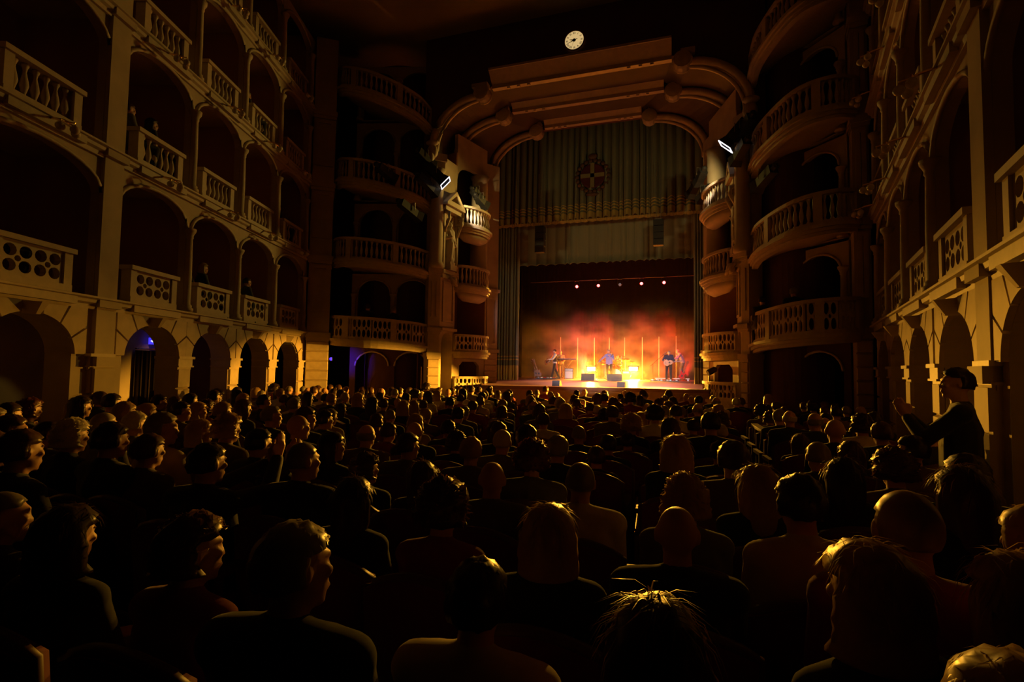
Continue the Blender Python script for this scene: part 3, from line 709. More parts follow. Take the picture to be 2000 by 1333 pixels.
for k in range(22):
    a = 2*pi*k/22; b.ell((.72*cos(a), -.03, .72*sin(a)), (.11,.05,.10), 7, 5)
b.ell((0,-.05,.90),(.22,.07,.14)); b.ell((0,-.05,-.86),(.3,.06,.1)); b.obj('wreath', mat('crest_gold', (.07, .03, .01), .6), cr, None, True)
bo = drape('stage_border', (-8.0, 24.0), (1.2, 24.0), 6.80, 9.6, 24, .10, BORD, scallop=-.05, seed=5)
tag(bo, 'pale grey-green pleated border curtain below the banded valance', 'curtain')
leg1 = drape('house_curtain', (-8.75, 23.45), (-7.42, 23.6), 1.22, 9.4, 9, .20, LEGM, seed=8); tag(leg1, 'greenish gathered house curtain hanging on the left side of the stage', 'curtain', None)
leg2 = drape('house_curtain', (.58, 23.6), (1.5, 23.4), 1.22, 9.4, 7, .20, LEGM, seed=9); tag(leg2, 'greenish gathered house curtain hanging on the right side of the stage', 'curtain', None)
for nm, p0, p1, f in (('backdrop', (-13, 34.6), (6, 34.6), 60), ):
    o = drape(nm, p0, p1, 1.2, 11, f, .012, BACKD, seed=11); tag(o, 'black drape across the back of the stage', 'curtain')
i = 0
for s, lab in ((-1, 'left'), (1, 'right')):
    for yy, w in ((27.2, 'front'), (31.2, 'rear')):
        x = -10.8 if s < 0 else 3.4
        o = drape('wing_drape', (x-1.2, yy), (x+1.2, yy), 1.2, 11, 8, .1, BACKD, seed=20+i); i += 1
        tag(o, '%s black wing drape in the %s wings of the stage' % (w, lab), 'curtain')
struct(MB().box(-14, 7, 24.5, 35.4, 11, 11.2).obj('stage_roof', BACKD), 'black void over the stage')
struct(MB().box(-14, -13.8, 19, 35.4, 1, 11).box(6.8, 7, 19, 35.4, 1, 11).obj('stage_side_walls', BACKD), 'black side walls of the stage house')

# hanging loudspeakers in front of the border
def speaker_hang(px, py0, py1, Y, label):
    a, c = at(px, py0, Y), at(px, py1, Y); h = a.z - c.z
    r = empty('hanging_loudspeaker', c); tag(r, label, 'loudspeaker', 'loudspeakers hung over the stage front')
    n = 4
    for k in range(n): 
        z0 = h*k/n; MB().add([(-.21,-.2,z0+.01),(.21,-.2,z0+.01),(.21,.18,z0+.03),(-.21,.18,z0+.03),(-.21,-.2,z0+h/n-.01),(.21,-.2,z0+h/n-.01),(.21,.18,z0+h/n-.03),(-.21,.18,z0+h/n-.03)],[(0,3,2,1),(4,5,6,7),(0,1,5,4),(1,2,6,5),(2,3,7,6),(3,0,4,7)]).obj('cabinet', BLACK, r)
    MB().tube([(-.1,0,h),(-.1,0,h+2.5)], .012, 5).tube([(.1,0,h),(.1,0,h+2.5)], .012, 5).box(-.16,.16,-.05,.05,h,h+.06).obj('rigging', METAL, r)
speaker_hang(1055, 443, 495, 22.6, 'black loudspeaker column hanging before the border, left of the crest')
speaker_hang(1286, 430, 481, 22.6, 'black loudspeaker column hanging before the border, right of the crest')

# ------------------------------------------------------------------ lamps
def emis(name, c, s):
    m = bpy.data.materials.new(name); m.use_nodes = True; b = m.node_tree.nodes['Principled BSDF']; b.inputs['Base Color'].default_value = (.05, .05, .05, 1)
    b.inputs['Emission Color'].default_value = (*c, 1); b.inputs['Emission Strength'].default_value = s; return m
HOT = emis('flood_tube', (1.0, .60, .10), 75)
for i, bp in enumerate(BL):
    r = empty('floor_floodlight', (bp.x, bp.y, 1.2)); h = bp.z - 1.2
    tag(r, 'blazing amber floor floodlight to the %s of the singer' % ('left' if i == 0 else 'right'), 'floodlight', 'amber floor floods')
    b = MB(); b.poly([[(-.31,h-.18),(.31,h-.18),(.31,h+.18),(-.31,h+.18)], [(-.25,h-.12),(-.25,h+.12),(.25,h+.12),(.25,h-.12)]], -.12, .1); b.box(-.31,.31,.1,.2,h-.18,h+.18); b.obj('housing', BLACK, r)
    for s in (-1, 1): MB().box(s*.12-.11, s*.12+.11, .02, .06, h-.11, h+.11).obj('lamp_cell', HOT, r)
    MB().tube([(-.38,0,h),(-.38,0,.05),(.38,0,.05),(.38,0,h)], .02, 6).box(-.4,.4,-.2,.2,0,.04).obj('yoke', METAL, r)
for i, (p, t) in enumerate(((SIDE_R, aim(SIDE_R, 202, -27)),)):
    r = empty('added_side_floodlight', p); tag(r, 'small floodlight on a stand at the %s edge of the stage' % ('right' if i == 0 else 'left'), 'floodlight')  # can and stand made up to carry the added side beam
    r.location = (p.x + (.18 if i == 0 else -.18), p.y + .12, p.z)
    M = (V(t)-p).to_track_quat('-Z', 'Y').to_matrix().to_4x4()
    MB().lathe([(.09,-.05),(.10,0),(.10,.22),(.05,.28)], 12, M=M).obj('can', BLACK, r); MB().tube([(0,0,-.1),(0,0,-.53)], .018, 6).box(-.15,.15,-.15,.15,-.55,-.52).obj('stand', METAL, r)

def lantern(name, p, target, label, ln=.5, lit=None, sz=.14, group='stage lanterns'):
    r = empty(name, p); tag(r, label, 'stage light', group)
    q = (V(target)-V(p)).to_track_quat('-Z', 'Y').to_matrix().to_4x4()
    MB().box(-sz,sz,-sz,sz,0,ln, q).lathe([(sz*.8,ln),(sz*.7,ln+.12),(sz*.3,ln+.16)], 10, M=q).obj('body', BLACK, r)
    for k, (a, c) in enumerate((((-sz,sz),(sz,sz)), ((sz,sz),(sz,-sz)), ((sz,-sz),(-sz,-sz)), ((-sz,-sz),(-sz,sz)))):
        o = 1.35; A, C = V((*a,0)), V((*c,0)); A2, C2 = V((a[0]*o,a[1]*o,-.2)), V((c[0]*o,c[1]*o,-.2))
        n_ = V(((a[0]+c[0])*.02, (a[1]+c[1])*.02, .004)); 
        MB().add([A,C,C2,A2,A+n_,C+n_,C2+n_,A2+n_],[(0,1,2,3),(7,6,5,4),(0,4,5,1),(1,5,6,2),(2,6,7,3),(3,7,4,0)], q).obj('barn_door', BLACK, r)
        if lit: MB().tube([q @ (A2*.99), q @ (C2*.99)], .016, 5).obj('lit_edge', lit[1], r)
    MB().box(-sz*.85,sz*.85,-sz*.85,sz*.85,-.012,0, q).obj('lens', lit[0] if lit else mat('dark_lens', (.05,.05,.07), .1), r)
    MB().tube([q @ V((-sz-.04,0,.2)), q @ V((-sz-.04,.0,.2)) + V((0,0,.25)), q @ V((sz+.04,0,.2)) + V((0,0,.25)), q @ V((sz+.04,0,.2))], .014, 5).obj('yoke', METAL, r)
    return r
GLOW = (emis('lit_lens', (.30, .20, 1.0), .5), mat('lit_barn_door_rim', (.8,.8,.85), .4, emit=(.95,.93,1.0), es=1.6))  # rims emit, standing for lamp light on the barn-door edges
lantern('stage_lantern', LAN_L, (-2.5, 17.2, 3.0), 'lit stage lantern with glowing square mouth above the left statue niche', .62, GLOW, .15)
lantern('stage_lantern', LAN_R, (-3.5, 16.6, 3.0), 'lit stage lantern with glowing square mouth above the right pediment', .62, GLOW, .15)
spec_l = [((838,318,15.2),(-3,29,2),'dark stage lantern on the left arch corbel, above the lit one',.55),
          ((845,372,15.2),(-4,27,2),'long dark stage lantern below the lit one, beside the left column',.75),
          ((944,398,17.6),(-3,28,2),'dark stage lantern in front of the top left stage box',.4),
          ((934,385,17.6),(-5,28,3),'dark stage lantern at the outer corner of the top left stage box',.4),
          ((762,345,14.2),(-4,27,2),'dark stage lantern on the third curved balcony, left side',.5),
          ((812,420,14.6),(-4,27,2),'long dark stage lantern under the third curved balcony, left side',.7)]
spec_r = [((1450,262,15.2),(-3,29,2),'dark stage lantern behind the lit one on the right',.6), ((1440,308,15.2),(-3,28,2),'dark stage lantern below the lit one on the right',.6),
          ((1366,352,18.2),(-3,28,2),'upper dark stage lantern beside the top right stage box',.4), ((1372,385,18.2),(-4,28,2),'lower dark stage lantern beside the top right stage box',.4),
          ((1352,375,19.0),(-4,28,2),'dark stage lantern nearest the valance on the right',.5), ((1484,360,14.6),(-4,27,2),'long dark stage lantern under the third curved balcony, right side',.6)]
for (a, t, lab, ln) in spec_l + spec_r: lantern('stage_lantern', at(*a), t, lab, ln, None, .12)
REDE = emis('red_lens', (1.0, .06, .06), 14); REDD = emis('dim_lens', (.5, .35, .35), .25)
pipe = MB().tube([(-9, 31, PARS[0].z+.35), (2.2, 31, PARS[4].z+.35)], .025, 8).obj('lighting_bar', BLACK); tag(pipe, 'thin black lighting bar carrying five round lamps over the band', 'bar')
for i, p in enumerate(PARS):
    r = empty('par_can', p); tag(r, ('red stage lamp on the lighting bar, %s from the left' % ['first','second','','fourth','fifth'][i]) if i != 2 else 'dim unlit stage lamp in the middle of the lighting bar', 'stage light', 'lamps on the lighting bar')
    q = Matrix.Rotation(radians(-75), 4, 'X') @ Matrix.Rotation(pi, 4, 'X')
    q = (V((0, -1, -.25))).to_track_quat('-Z', 'Y').to_matrix().to_4x4()
    MB().lathe([(.10,-.06),(.11,.0),(.11,.22),(.06,.3)], 14, M=q).obj('can', BLACK, r); MB().lathe([(.02,-.07),(.085,-.068),(.085,-.062)], 14, M=q).obj('lens', REDD if i == 2 else REDE, r)
    MB().tube([(-.13,0,0),(-.13,0,.3),(.13,0,.3),(.13,0,0)], .012, 5).obj('yoke', METAL, r)
POLE = mat('light_pole', (.50, .38, .33), .4)
for k, (px, py) in enumerate(((1095,659),(1128.5,660),(1161,660),(1190,660),(1220,660),(1254.5,659),(1287,658),(1320.5,657))):
    p = at(px, py, 33.0); r = empty('light_pole', (p.x, 33.0, 1.2)); 
    tag(r, 'slim pale upright pole at the back of the stage, %s from the left' % ['first','second','third','fourth','fifth','sixth','seventh','eighth'][k], 'pole', 'upright poles behind the band')
    MB().tube([(0,0,.03),(0,0,p.z-1.2)], .020, 6).obj('tube', POLE, r); MB().lathe([(.16,0),(.16,.02),(.03,.05)], 12).obj('base', BLACK, r)

# exit sign, dark doorway curtain, added blue lamp (left wall)
fr = FL
sA, zA = fr.hit(266, 684, -1.42); sB, _ = fr.hit(332, 684, -1.42); cw = (sB-sA)/2; ch = zA
M = fr.M((sA+sB)/2, -1.44, 0); dc = empty('door_curtain'); dc.matrix_world = M; tag(dc, 'dark gathered curtain closing the doorway under the blue exit sign', 'curtain')
bb = MB(); nf = 60; 
bb.ring([[(-cw+2*cw*j/nf, .03+.045*sin(j*1.35), z) for j in range(nf+1)] + [(cw-2*cw*j/nf, 0, z) for j in range(nf+1)] for z in (.02, 1.0, ch)]); bb.obj('cloth', mat('black_velvet', (.03,.018,.015), .9), dc)
MB().tube([(-cw-.06,.06,ch+.03),(cw+.06,.06,ch+.03)], .02, 6).obj('rod', WOODD, dc)
ex = empty('exit_sign'); pe = at(306, 667, 7.4); sE, zE = fr.hit(306, 667, -1.30); q = fr.M(sE, -1.30, zE) @ Matrix.Rotation(radians(-38), 4, 'Z'); ex.matrix_world = q
tag(ex, 'small glowing blue and white exit sign inside the second arch', 'sign')
MB().box(-.15,.15,-.03,.03,-.075,.075).obj('box', emis('exit_blue', (.06,.04,1.0), 1.1), ex)
WHT = emis('exit_white', (.8,.85,1.0), 1.6)
b = MB(); b.poly([[(-.13,-.05),(-.095,-.05),(-.095,.05),(-.13,.05)]], .03, .034)           # door
b.poly([[(-.02,-.05),(-.02,.05),(-.085,.05),(-.085,-.05)], [(-.035,-.03),(-.07,-.03),(-.07,.03),(-.035,.03)]], .03, .034); b.obj('door_symbol', WHT, ex)
MB().ell((.01,.034,.035),(.013,.004,.013),8,5).poly([[(-.01,-.05),(.0,-.05),(.012,-.015),(.03,-.045),(.04,-.04),(.02,.0),(.035,.01),(.03,.018),(.01,.02),(-.012,.012),(-.018,-.005),(-.01,-.01)]], .03, .034).obj('runner_symbol', WHT, ex)
MB().poly([[(.065,-.04),(.13,0),(.065,.04)]], .03, .034).obj('arrow', WHT, ex)
MB().tube([(-.1,0,.07),(-.1,0,.3)], .006, 4).tube([(.1,0,.07),(.1,0,.3)], .006, 4).obj('hanger', METAL, ex)
point('exit_sign_light', fr.p(sE, -1.10, zE), .08, (.05, .03, 1), .05)
bl = at(646, 705, 14.6); r = empty('added_blue_lamp', bl); tag(r, 'small added blue lamp low on the dark wall beside the left corner pillar', 'lamp')
MB().lathe([(.05,0),(.06,.05),(.05,.12)], 10).obj('can', BLACK, r); MB().ell((0,-.04,.06),(.03,.03,.03),8,6).obj('lens', emis('blue_lens', (.02,.01,1.0), .8), r)
spot('added_blue_lamp_light', bl + V((.05, -.15, .06)), bl + V((.12, .8, .0)), 130, (.03, .01, 1), 70, 1.0, .05)  # lamp added to throw the blue pool of light on this wall

# ------------------------------------------------------------------ people: one continuous body, with hair and clothing as its parts
SKIN = mat('skin', (.50, .27, .17), .5, var=.08, scale=20)
def hand(b, w, d, side, curl=.6, up=V((0,0,1))):
    "palm, four unequal bent fingers and a thumb; w wrist, d pointing direction, up the back of the hand"
    w = V(w); d = V(d).normalized(); x = d.cross(up).normalized()*side; n = x.cross(d).normalized()*side
    b.cap(w, w + d*.075, .028, .034, 8); b.cap(w + d*.03 + x*.018, w + d*.075 + x*.022, .02, .02, 6); b.cap(w + d*.03 - x*.018, w + d*.075 - x*.022, .02, .02, 6)
    for k, ln in enumerate((.068, .08, .076, .058)):
        o = w + d*.08 + x*(-.030 + .020*k); p1 = o + (d*cos(curl*.5) - n*sin(curl*.5))*ln*.5; p2 = p1 + (d*cos(curl*1.3) - n*sin(curl*1.3))*ln*.5
        b.cap(o, p1, .0105, .0095, 6); b.cap(p1, p2, .0095, .008, 6)
    t = w + d*.025 - x*.03; b.cap(t, t - x*.025 + d*.03, .012, .011, 6); b.cap(t - x*.025 + d*.03, t - x*.022 + d*.058, .011, .009, 6)

def head_geo(b, c, fw, up=V((0,0,1))):
    c = V(c); fw = V(fw).normalized(); r = fw.cross(up).normalized(); u2 = r.cross(fw).normalized()
    M = Matrix(((r.x, fw.x, u2.x, c.x), (r.y, fw.y, u2.y, c.y), (r.z, fw.z, u2.z, c.z), (0,0,0,1)))
    b.ell((0,-.012,.022), (.076,.094,.092), 14, 10, M); b.ell((0,.022,-.045), (.058,.066,.066), 12, 8, M); b.ell((0,.062,-.088), (.026,.022,.022), 8, 6, M)
    b.add(*_cone((0,.082,.028), (0,.094,-.020), .008, .012), M); b.ell((0,.079,.034), (.05,.012,.012), 8, 6, M); b.ell((0,.087,-.056), (.025,.010,.010), 8, 5, M)
    for s in (-1, 1):
        b.ell((s*.078,-.008,.0), (.012,.022,.034), 8, 6, M); b.ell((s*.034,.072,-.008), (.022,.02,.018), 8, 6, M)
    return M
def _cone(a, c, ra, rb):
    m = MB().cap(a, c, ra, rb, 6); return m.v, m.f

def figure(J, f=1.0, fem=False):
    """J: joints. returns (skin, top, trousers, shoes) bundles of overlapping volumes, each to be fused into one surface"""
    sk, tp, tr, sh = MB(), MB(), MB(), MB(); P = {k: V(v) for k, v in J.items() if not isinstance(v, (int, float))}
    up = (P['head'] - P['neck']).normalized()
    M = head_geo(sk, P['head'], J['face'], up if abs(up.z) > .5 else V((0,0,1)))
    sk.cap(P['neck'] - V((0,0,.04)), P['head'] - up*.05, .058, .054)
    sk.cap(P['neck'] - V((0,0,.05)) + up*0, P['chest'], .045, .07); sk.cap(P['chest'], P['pelvis'], .07, .09); tp.cap(P['neck'] + (P['chest']-P['neck'])*.10, P['chest'], .075, .125 if fem else .14)
    L, R = P['shl'], P['shr']; mid = (L+R)/2
    tp.cap(L.lerp(R, .16), L.lerp(R, .84), .085*f, .085*f); tp.cap(P['neck'] - up*.03, L, .07, .075*f); tp.cap(P['neck'] - up*.03, R, .07, .075*f)
    w = .075 if fem else .085
    hx = (P['hipr']-P['hipl']).normalized()
    for s in (-1, 1):
        tp.cap(P['chest'] + hx*s*w, P['pelvis'] + hx*s*(w+.01), .115, .12 if not fem else .115)
    tp.cap(P['chest'], P['pelvis'], .13, .135)
    for a in 'lr':
        sk.cap(P['sh'+a], P['el'+a], .042, .038); sk.cap(P['el'+a], P['wr'+a], .038, .027); sk.cap(P['neck'] - V((0,0,.04)), P['sh'+a], .045, .04)
        tp.cap(P['sh'+a], P['el'+a], .066*f, .055*f); tp.cap(P['el'+a], P['el'+a].lerp(P['wr'+a], J.get('sleeve', .92)), .054*f, .042*f)
        d = P.get('hd'+a, P['wr'+a] - P['el'+a]); hand(sk, P['wr'+a], d, 1 if a == 'r' else -1, J.get('curl'+a, .7), P.get('hu'+a, V((0,0,1))))
        sk.cap(P['pelvis'], P['hip'+a], .09, .075); sk.cap(P['hip'+a], P['kn'+a], .07, .052); sk.cap(P['kn'+a], P['an'+a], .05, .036)
        tr.cap(P['pelvis'], P['hip'+a], .125, .105); tr.cap(P['hip'+a], P['kn'+a], .105, .074); tr.cap(P['kn'+a], P['an'+a] + V((0,0,.02)), .074, .06)
        t = P['to'+a]; d = (t - P['an'+a]); d.z = 0; d.normalize()
        sk.cap(P['an'+a], P['an'+a] + d*.10 - V((0,0,P['an'+a].z-.035)) + V((0,0,0)), .034, .03) if P['an'+a].z < .2 else sk.cap(P['an'+a], t, .034, .03)
        b0 = P['an'+a] - V((0,0,.045)) - d*.03; sh.cap(b0, t, .044, .036)
    return sk, tp, tr, sh, M

def hair_mesh(kind, name, m, seed=1):
    "closed hair volume in head space (x right, y face, z up) plus loose strands"
    R = random.Random(seed); b = MB(); nu, nv = 28, 18; rings = []
    long_ = {'bob': .10, 'long': .24, 'wavy': .035, 'pony': .04}.get(kind, 0)
    grow = {'cropped': .004, 'short': .016, 'wavy': .028, 'curly': .050, 'bob': .026, 'long': .022, 'pony': .012, 'fringe': .008, 'cap': .02}[kind]
    amp = {'cropped': .001, 'short': .006, 'wavy': .014, 'curly': .018, 'bob': .006, 'long': .006, 'pony': .004, 'fringe': .003, 'cap': .002}[kind]
    for i in range(1, nv):
        t = pi*i/nv; row = []
        for j in range(nu):
            a = 2*pi*j/nu; d = V((sin(t)*cos(a), sin(t)*sin(a), -cos(t)))     # y>0 is the face
            k = 1.0; p = V((d.x*(.078+grow), d.y*(.096+grow) - .012, d.z*(.094+grow) + .022))
            nz = noise.noise(d*(7 if kind in ('curly', 'wavy') else 5) + V((seed*3.1, 0, 0)))
            p += d*amp*2*nz
            face = d.y > .12 and d.z < .50 - .25*abs(d.x) + .05*nz
            hairline = {'bob': -.2, 'long': -.2, 'curly': -.55, 'wavy': -.55}.get(kind, -.62)
            low = d.z < hairline and not long_
            bald = kind == 'fringe' and d.z > .30
            if face or low or bald: p = V((d.x*.05, d.y*.06 - .012, d.z*.06 + .022))
            elif long_ and d.z < .05 and d.y < .35:
                q = min(1, (.05 - d.z)/1.05); p.z = .022 + d.z*.05 - long_*q; p.x = d.x/max(.25, sin(t))*(.088+grow)*(1-.28*q*q if kind == 'long' else 1+.06*q) if abs(d.z) < .98 else d.x*.05
                p.y = (d.y/max(.25, sin(t)))*(.095+grow) - .012 if abs(d.z) < .98 else -.02
                if d.y > -.1: p.y = min(p.y, .02)
                p += V((d.x, d.y, 0))*amp*2*nz
            row.append(tuple(p))
        rings.append(row)
    b.ring(rings, cap=True)
    if kind == 'pony': b.cap((0,-.11,.04), (0,-.13,-.02), .028, .03, 8); b.cap((0,-.13,-.02), (0,-.12,-.17), .03, .012, 8)
    if kind == 'cap':
        b.lathe([(.10,.03),(.115,.05),(.125,.085),(.10,.12),(.05,.135),(.0,.137)], 16, (0,-.01,0)); b.box(-.06,.06,.08,.15,.035,.045)
    # strands
    n = {'cropped': 0, 'short': 260, 'wavy': 420, 'curly': 620, 'bob': 340, 'long': 360, 'pony': 200, 'fringe': 90, 'cap': 60}[kind]
    for k in range(n):
        a = R.uniform(0, 2*pi); z = R.uniform(-.35, 1); s = sqrt(max(0, 1-z*z)); d = V((s*cos(a), s*sin(a), z))
        if d.y > .15 and d.z < .5: continue
        if kind == 'fringe' and d.z > .3: continue
        p = V((d.x*(.078+grow*.8), d.y*(.096+grow*.8)-.012, d.z*(.094+grow*.8)+.022)); ln = {'curly': .045, 'wavy': .05, 'bob': .08, 'long': .09}.get(kind, .03)*R.uniform(.5, 1.2)
        if kind in ('curly', 'wavy'):
            tang = V((R.uniform(-1,1), R.uniform(-1,1), R.uniform(-1,.4))); tang = (tang - d*tang.dot(d)).normalized(); f_ = 1 if kind == 'curly' else .55
            q1 = p + d*ln*.5*f_ + tang*ln*.45; q2 = q1 + d*ln*.15*f_ - tang*ln*.45*f_ - V((0,0,ln*.2))
        else:
            tang = V((d.x*.4 + R.uniform(-.35,.35), -.25 + R.uniform(-.35,.35), -1 if d.z < .8 else -.3)); tang = (tang - d*tang.dot(d)).normalized()
            lift = R.uniform(.04, .22); q1 = p + d*ln*lift + tang*ln*.5; q2 = q1 + tang*ln*.5 + d*ln*(lift*.2 - .12)
        w = d.cross(tang).normalized()*.0016
        o = len(b.v); b.add([p-w, p+w, q1-w, q1+w, q2], [(0,1,3,2),(2,3,4)])
    return b.mesh(name, m, True)
def hmat(name, c, tl=.4): return mat(name, c, .36, var=.25, scale=40, spec=.5, translucent=tl)
HAIRC = {'dark': hmat('dark_hair', (.055,.028,.014)), 'brown': hmat('brown_hair', (.12,.055,.022)), 'grey': hmat('grey_hair', (.30,.26,.21)), 'white': hmat('white_hair', (.60,.54,.45)), 'blond': hmat('blond_hair', (.42,.27,.11)), 'red': hmat('auburn_hair', (.16,.04,.015))}
CLO = {k: mat(k + '_cloth', c, .85, var=.2, scale=18, sheen=.2) for k, c in {'black': (.018,.017,.018), 'navy': (.025,.03,.06), 'grey': (.12,.11,.11), 'brown': (.12,.07,.035), 'white': (.62,.57,.48), 'cream': (.50,.42,.28), 'red': (.24,.03,.025), 'green': (.06,.08,.04), 'blue': (.17,.20,.46), 'checked': (.16,.12,.2)}.items()}
HAIRM = {}
def hair_for(kind, col, v=0):
    key = (kind, v)
    if key not in HAIRM: HAIRM[key] = hair_mesh(kind, 'hair', HAIRC['dark'], 3+v*7+len(HAIRM))
    return HAIRM[key]
def setmat(o, m):
    o.material_slots[0].link = 'OBJECT'; o.material_slots[0].material = m

def seated(turn=0, fem=False, clap=0, sw=.19, tilt=0):
    t = radians(turn); fx, fy = sin(t), cos(t)
    J = dict(pelvis=(0,-.02,.52), chest=(0,-.085,.86), neck=(0,-.095,1.00), head=(fx*.015+tilt*.03,-.075+fy*.015,1.135), face=(fx,fy,-.02+.0),
             shl=(-sw,-.09,.935), shr=(sw,-.09,.935), ell=(-sw-.015,.0,.68), elr=(sw+.015,.0,.68), wrl=(-.08,.22,.62), wrr=(.08,.22,.62),
             hipl=(-.10,.02,.51), hipr=(.10,.02,.51), knl=(-.12,.36,.50), knr=(.12,.36,.50), anl=(-.12,.30,.085), anr=(.12,.30,.085), tol=(-.13,.44,.035), tor=(.13,.44,.035))
    if clap == 1: J.update(ell=(-sw-.04,.12,.80), elr=(sw+.04,.12,.80), wrl=(-.05,.30,.98), wrr=(.05,.30,.98), hdl=(.03,.1,.3), hdr=(-.03,.1,.3), hul=(-1,0,0), hur=(1,0,0), curll=.15, curlr=.15)
    if clap == 2: J.update(ell=(-sw-.04,.16,.92), elr=(sw+.06,.14,.95), wrl=(.14,.30,1.10), wrr=(.20,.28,1.14), hdl=(.03,.05,.3), hdr=(.04,.03,.3), hul=(-1,0,0), hur=(1,0,0), curll=.1, curlr=.12)
    return J
def make_body(J, fem=False, vox=.014, f=1.0, dec=.35, parts=True):
    sk, tp, tr, sh, M = figure(J, f, fem)
    d = dict(skin=remesh(sk, 'person', SKIN, vox*.75, 2, dec), top=remesh(tp, 'jacket', CLO['black'], vox, 4, dec), tr=remesh(tr, 'trousers', CLO['black'], vox, 3, dec), sh=sh.mesh('shoes', BLACK, True), M=M)
    return d
AUD = {'m': make_body(seated(), False), 'f': make_body(seated(0, True, 0, .165), True, f=.88), 'mr': make_body(seated(32), False), 'ml': make_body(seated(-32), False),
       'fr': make_body(seated(30, True, 0, .165), True, f=.88), 'c': make_body(seated(10, False, 1), False), 'c2': make_body(seated(15, False, 2), False, .011)}
def person(bd, hair, hcol, top, trs, loc, rz, scale=1.0, hv=0, label='', group=None, topname=None, collar=None):
    o = link('person', bd['skin']); o.location = loc; o.rotation_euler = (0, 0, rz); o.scale = (scale,)*3
    tag(o, label, 'person', group)
    t = link(topname or 'jacket', bd['top'], o); setmat(t, CLO[top]); t2 = link('trousers', bd['tr'], o); setmat(t2, CLO[trs]); link('shoes', bd['sh'], o)
    if hair != 'none':
        h = link('hair', hair_for(hair, hcol, hv), o, bd['M']); setmat(h, HAIRC[hcol])
    return o

# ------------------------------------------------------------------ the audience
FRONT = []      # entries: dict(pos, ...)
def near(px, y, w, body, hair, hcol, top, face=None, ht=None):
    hw = {'curly': .25, 'wavy': .205, 'bob': .215, 'long': .20, 'cropped': .165, 'fringe': .165, 'none': .16, 'cap': .23}.get(hair, .185)
    d = ray(px, y); dw = FPX*hw/w; hz = 719 + .015*(px-1000); dz = .55*FPX/max(20, y-hz); dd = (dw**.6)*(dz**.4)
    q = CAM + d*dd; zt = q.z; zt = max(1.12, min(1.42, zt)); k = (zt-CAM.z)/d.z if d.z < -.02 else dd; q = CAM + d*k
    for st in (0,.12,-.12,.24,-.24,.36,-.36,.5,-.5,.65,.8,.95,1.1):
        kk = k + st; q2 = CAM + d*kk
        if kk > .9 and q2.x > FL.O.x + (q2.y-FL.O.y)*FL.u.x/FL.u.y + .42 and q2.x < FR.O.x + (q2.y-FR.O.y)*FR.u.x/FR.u.y - .42 and all((q2.x-p['x'])**2 + (q2.y-p['y'])**2 > .50**2 for p in FRONT): q = q2; zt = max(1.0, min(1.5, q2.z)); break
    FRONT.append(dict(x=q.x, y=q.y, zt=zt, body=body, hair=hair, hcol=hcol, top=top, face=face, near=True))
N_ = near
# middle
N_(1137,900,56,'m','cropped','grey','white'); N_(1044,868,66,'m','curly','red','grey'); N_(966,897,50,'m','none','grey','grey'); N_(1092,851,42,'m','short','grey','black'); N_(1165,872,45,'f','short','brown','black')
N_(1189,850,38,'m','short','dark','black'); N_(1226,846,36,'m','short','dark','navy'); N_(1234,814,46,'f','curly','blond','black'); N_(924,854,43,'m','short','blond','brown'); N_(896,844,36,'m','wavy','dark','black')
N_(986,838,37,'m','cropped','white','grey'); N_(978,825,36,'m','short','brown','black'); N_(1034,830,41,'m','short','dark','black'); N_(1131,831,30,'m','cropped','grey','black'); N_(876,947,98,'f','curly','brown','red')
N_(1076,986,104,'f','bob','blond','black'); N_(834,902,52,'f','long','brown','black'); N_(722,887,58,'fr','wavy','brown','black'); N_(803,846,40,'mr','short','brown','grey'); N_(816,823,29,'m','none','grey','black')
N_(604,862,48,'mr','cropped','grey','black'); N_(880,821,28,'m','short','dark','black'); N_(706,934,70,'f','long','dark','black')
# right of the centre
N_(1322,853,58,'f','bob','blond','black'); N_(1310,817,36,'f','long','brown','black'); N_(1386,806,37,'m','short','dark','black'); N_(1312,896,48,'ml','cap','grey','grey'); N_(1336,929,78,'f','wavy','blond','grey')
N_(1320,979,86,'m','none','grey','black'); N_(1430,861,54,'m','short','brown','brown'); N_(1474,909,58,'f','long','blond','black'); N_(1549,925,72,'f','short','dark','cream'); N_(1590,861,42,'m','cropped','grey','black')
N_(1656,863,42,'f','bob','brown','black'); N_(1642,896,62,'f','long','dark','black'); N_(1737,885,76,'f','curly','brown','brown'); N_(1753,949,98,'m','cropped','blond','red'); N_(1772,851,48,'ml','short','dark','brown')
N_(1872,886,74,'m','short','dark','black'); N_(1858,912,70,'f','long','brown','black'); N_(1808,828,31,'ml','short','dark','black'); N_(1716,825,36,'m','short','brown','black'); N_(1702,805,26,'m','short','dark','black'); N_(1678,811,38,'m','wavy','dark','cream')
N_(1626,817,36,'m','none','grey','black'); N_(1586,805,28,'m','fringe','grey','black'); N_(1540,801,25,'m','fringe','white','black'); N_(1610,807,22,'m','short','dark','black'); N_(1496,791,17,'m','short','dark','black'); N_(1514,785,17,'m','short','brown','navy')
N_(1530,795,17,'f','short','brown','black'); N_(1990,985,74,'f','short','blond','black'); N_(1560,850,34,'f','long','brown','black'); N_(1655,842,30,'m','short','dark','grey'); N_(1437,778,15,'m','short','white','black')
# nearest rows
N_(1655,1056,150,'f','bob','blond','black',.5); N_(1945,1076,150,'f','long','blond','black'); N_(1925,1250,235,'m','short','blond','black'); N_(1288,1158,184,'f','long','brown','black'); N_(950,1084,132,'m','short','dark','cream')
N_(604,1015,132,'mr','short','grey','black'); N_(408,1006,150,'fr','wavy','brown','red'); N_(165,988,140,'f','bob','dark','black',.12); N_(42,955,92,'mr','cropped','grey','black'); N_(545,914,94,'f','curly','dark','black')
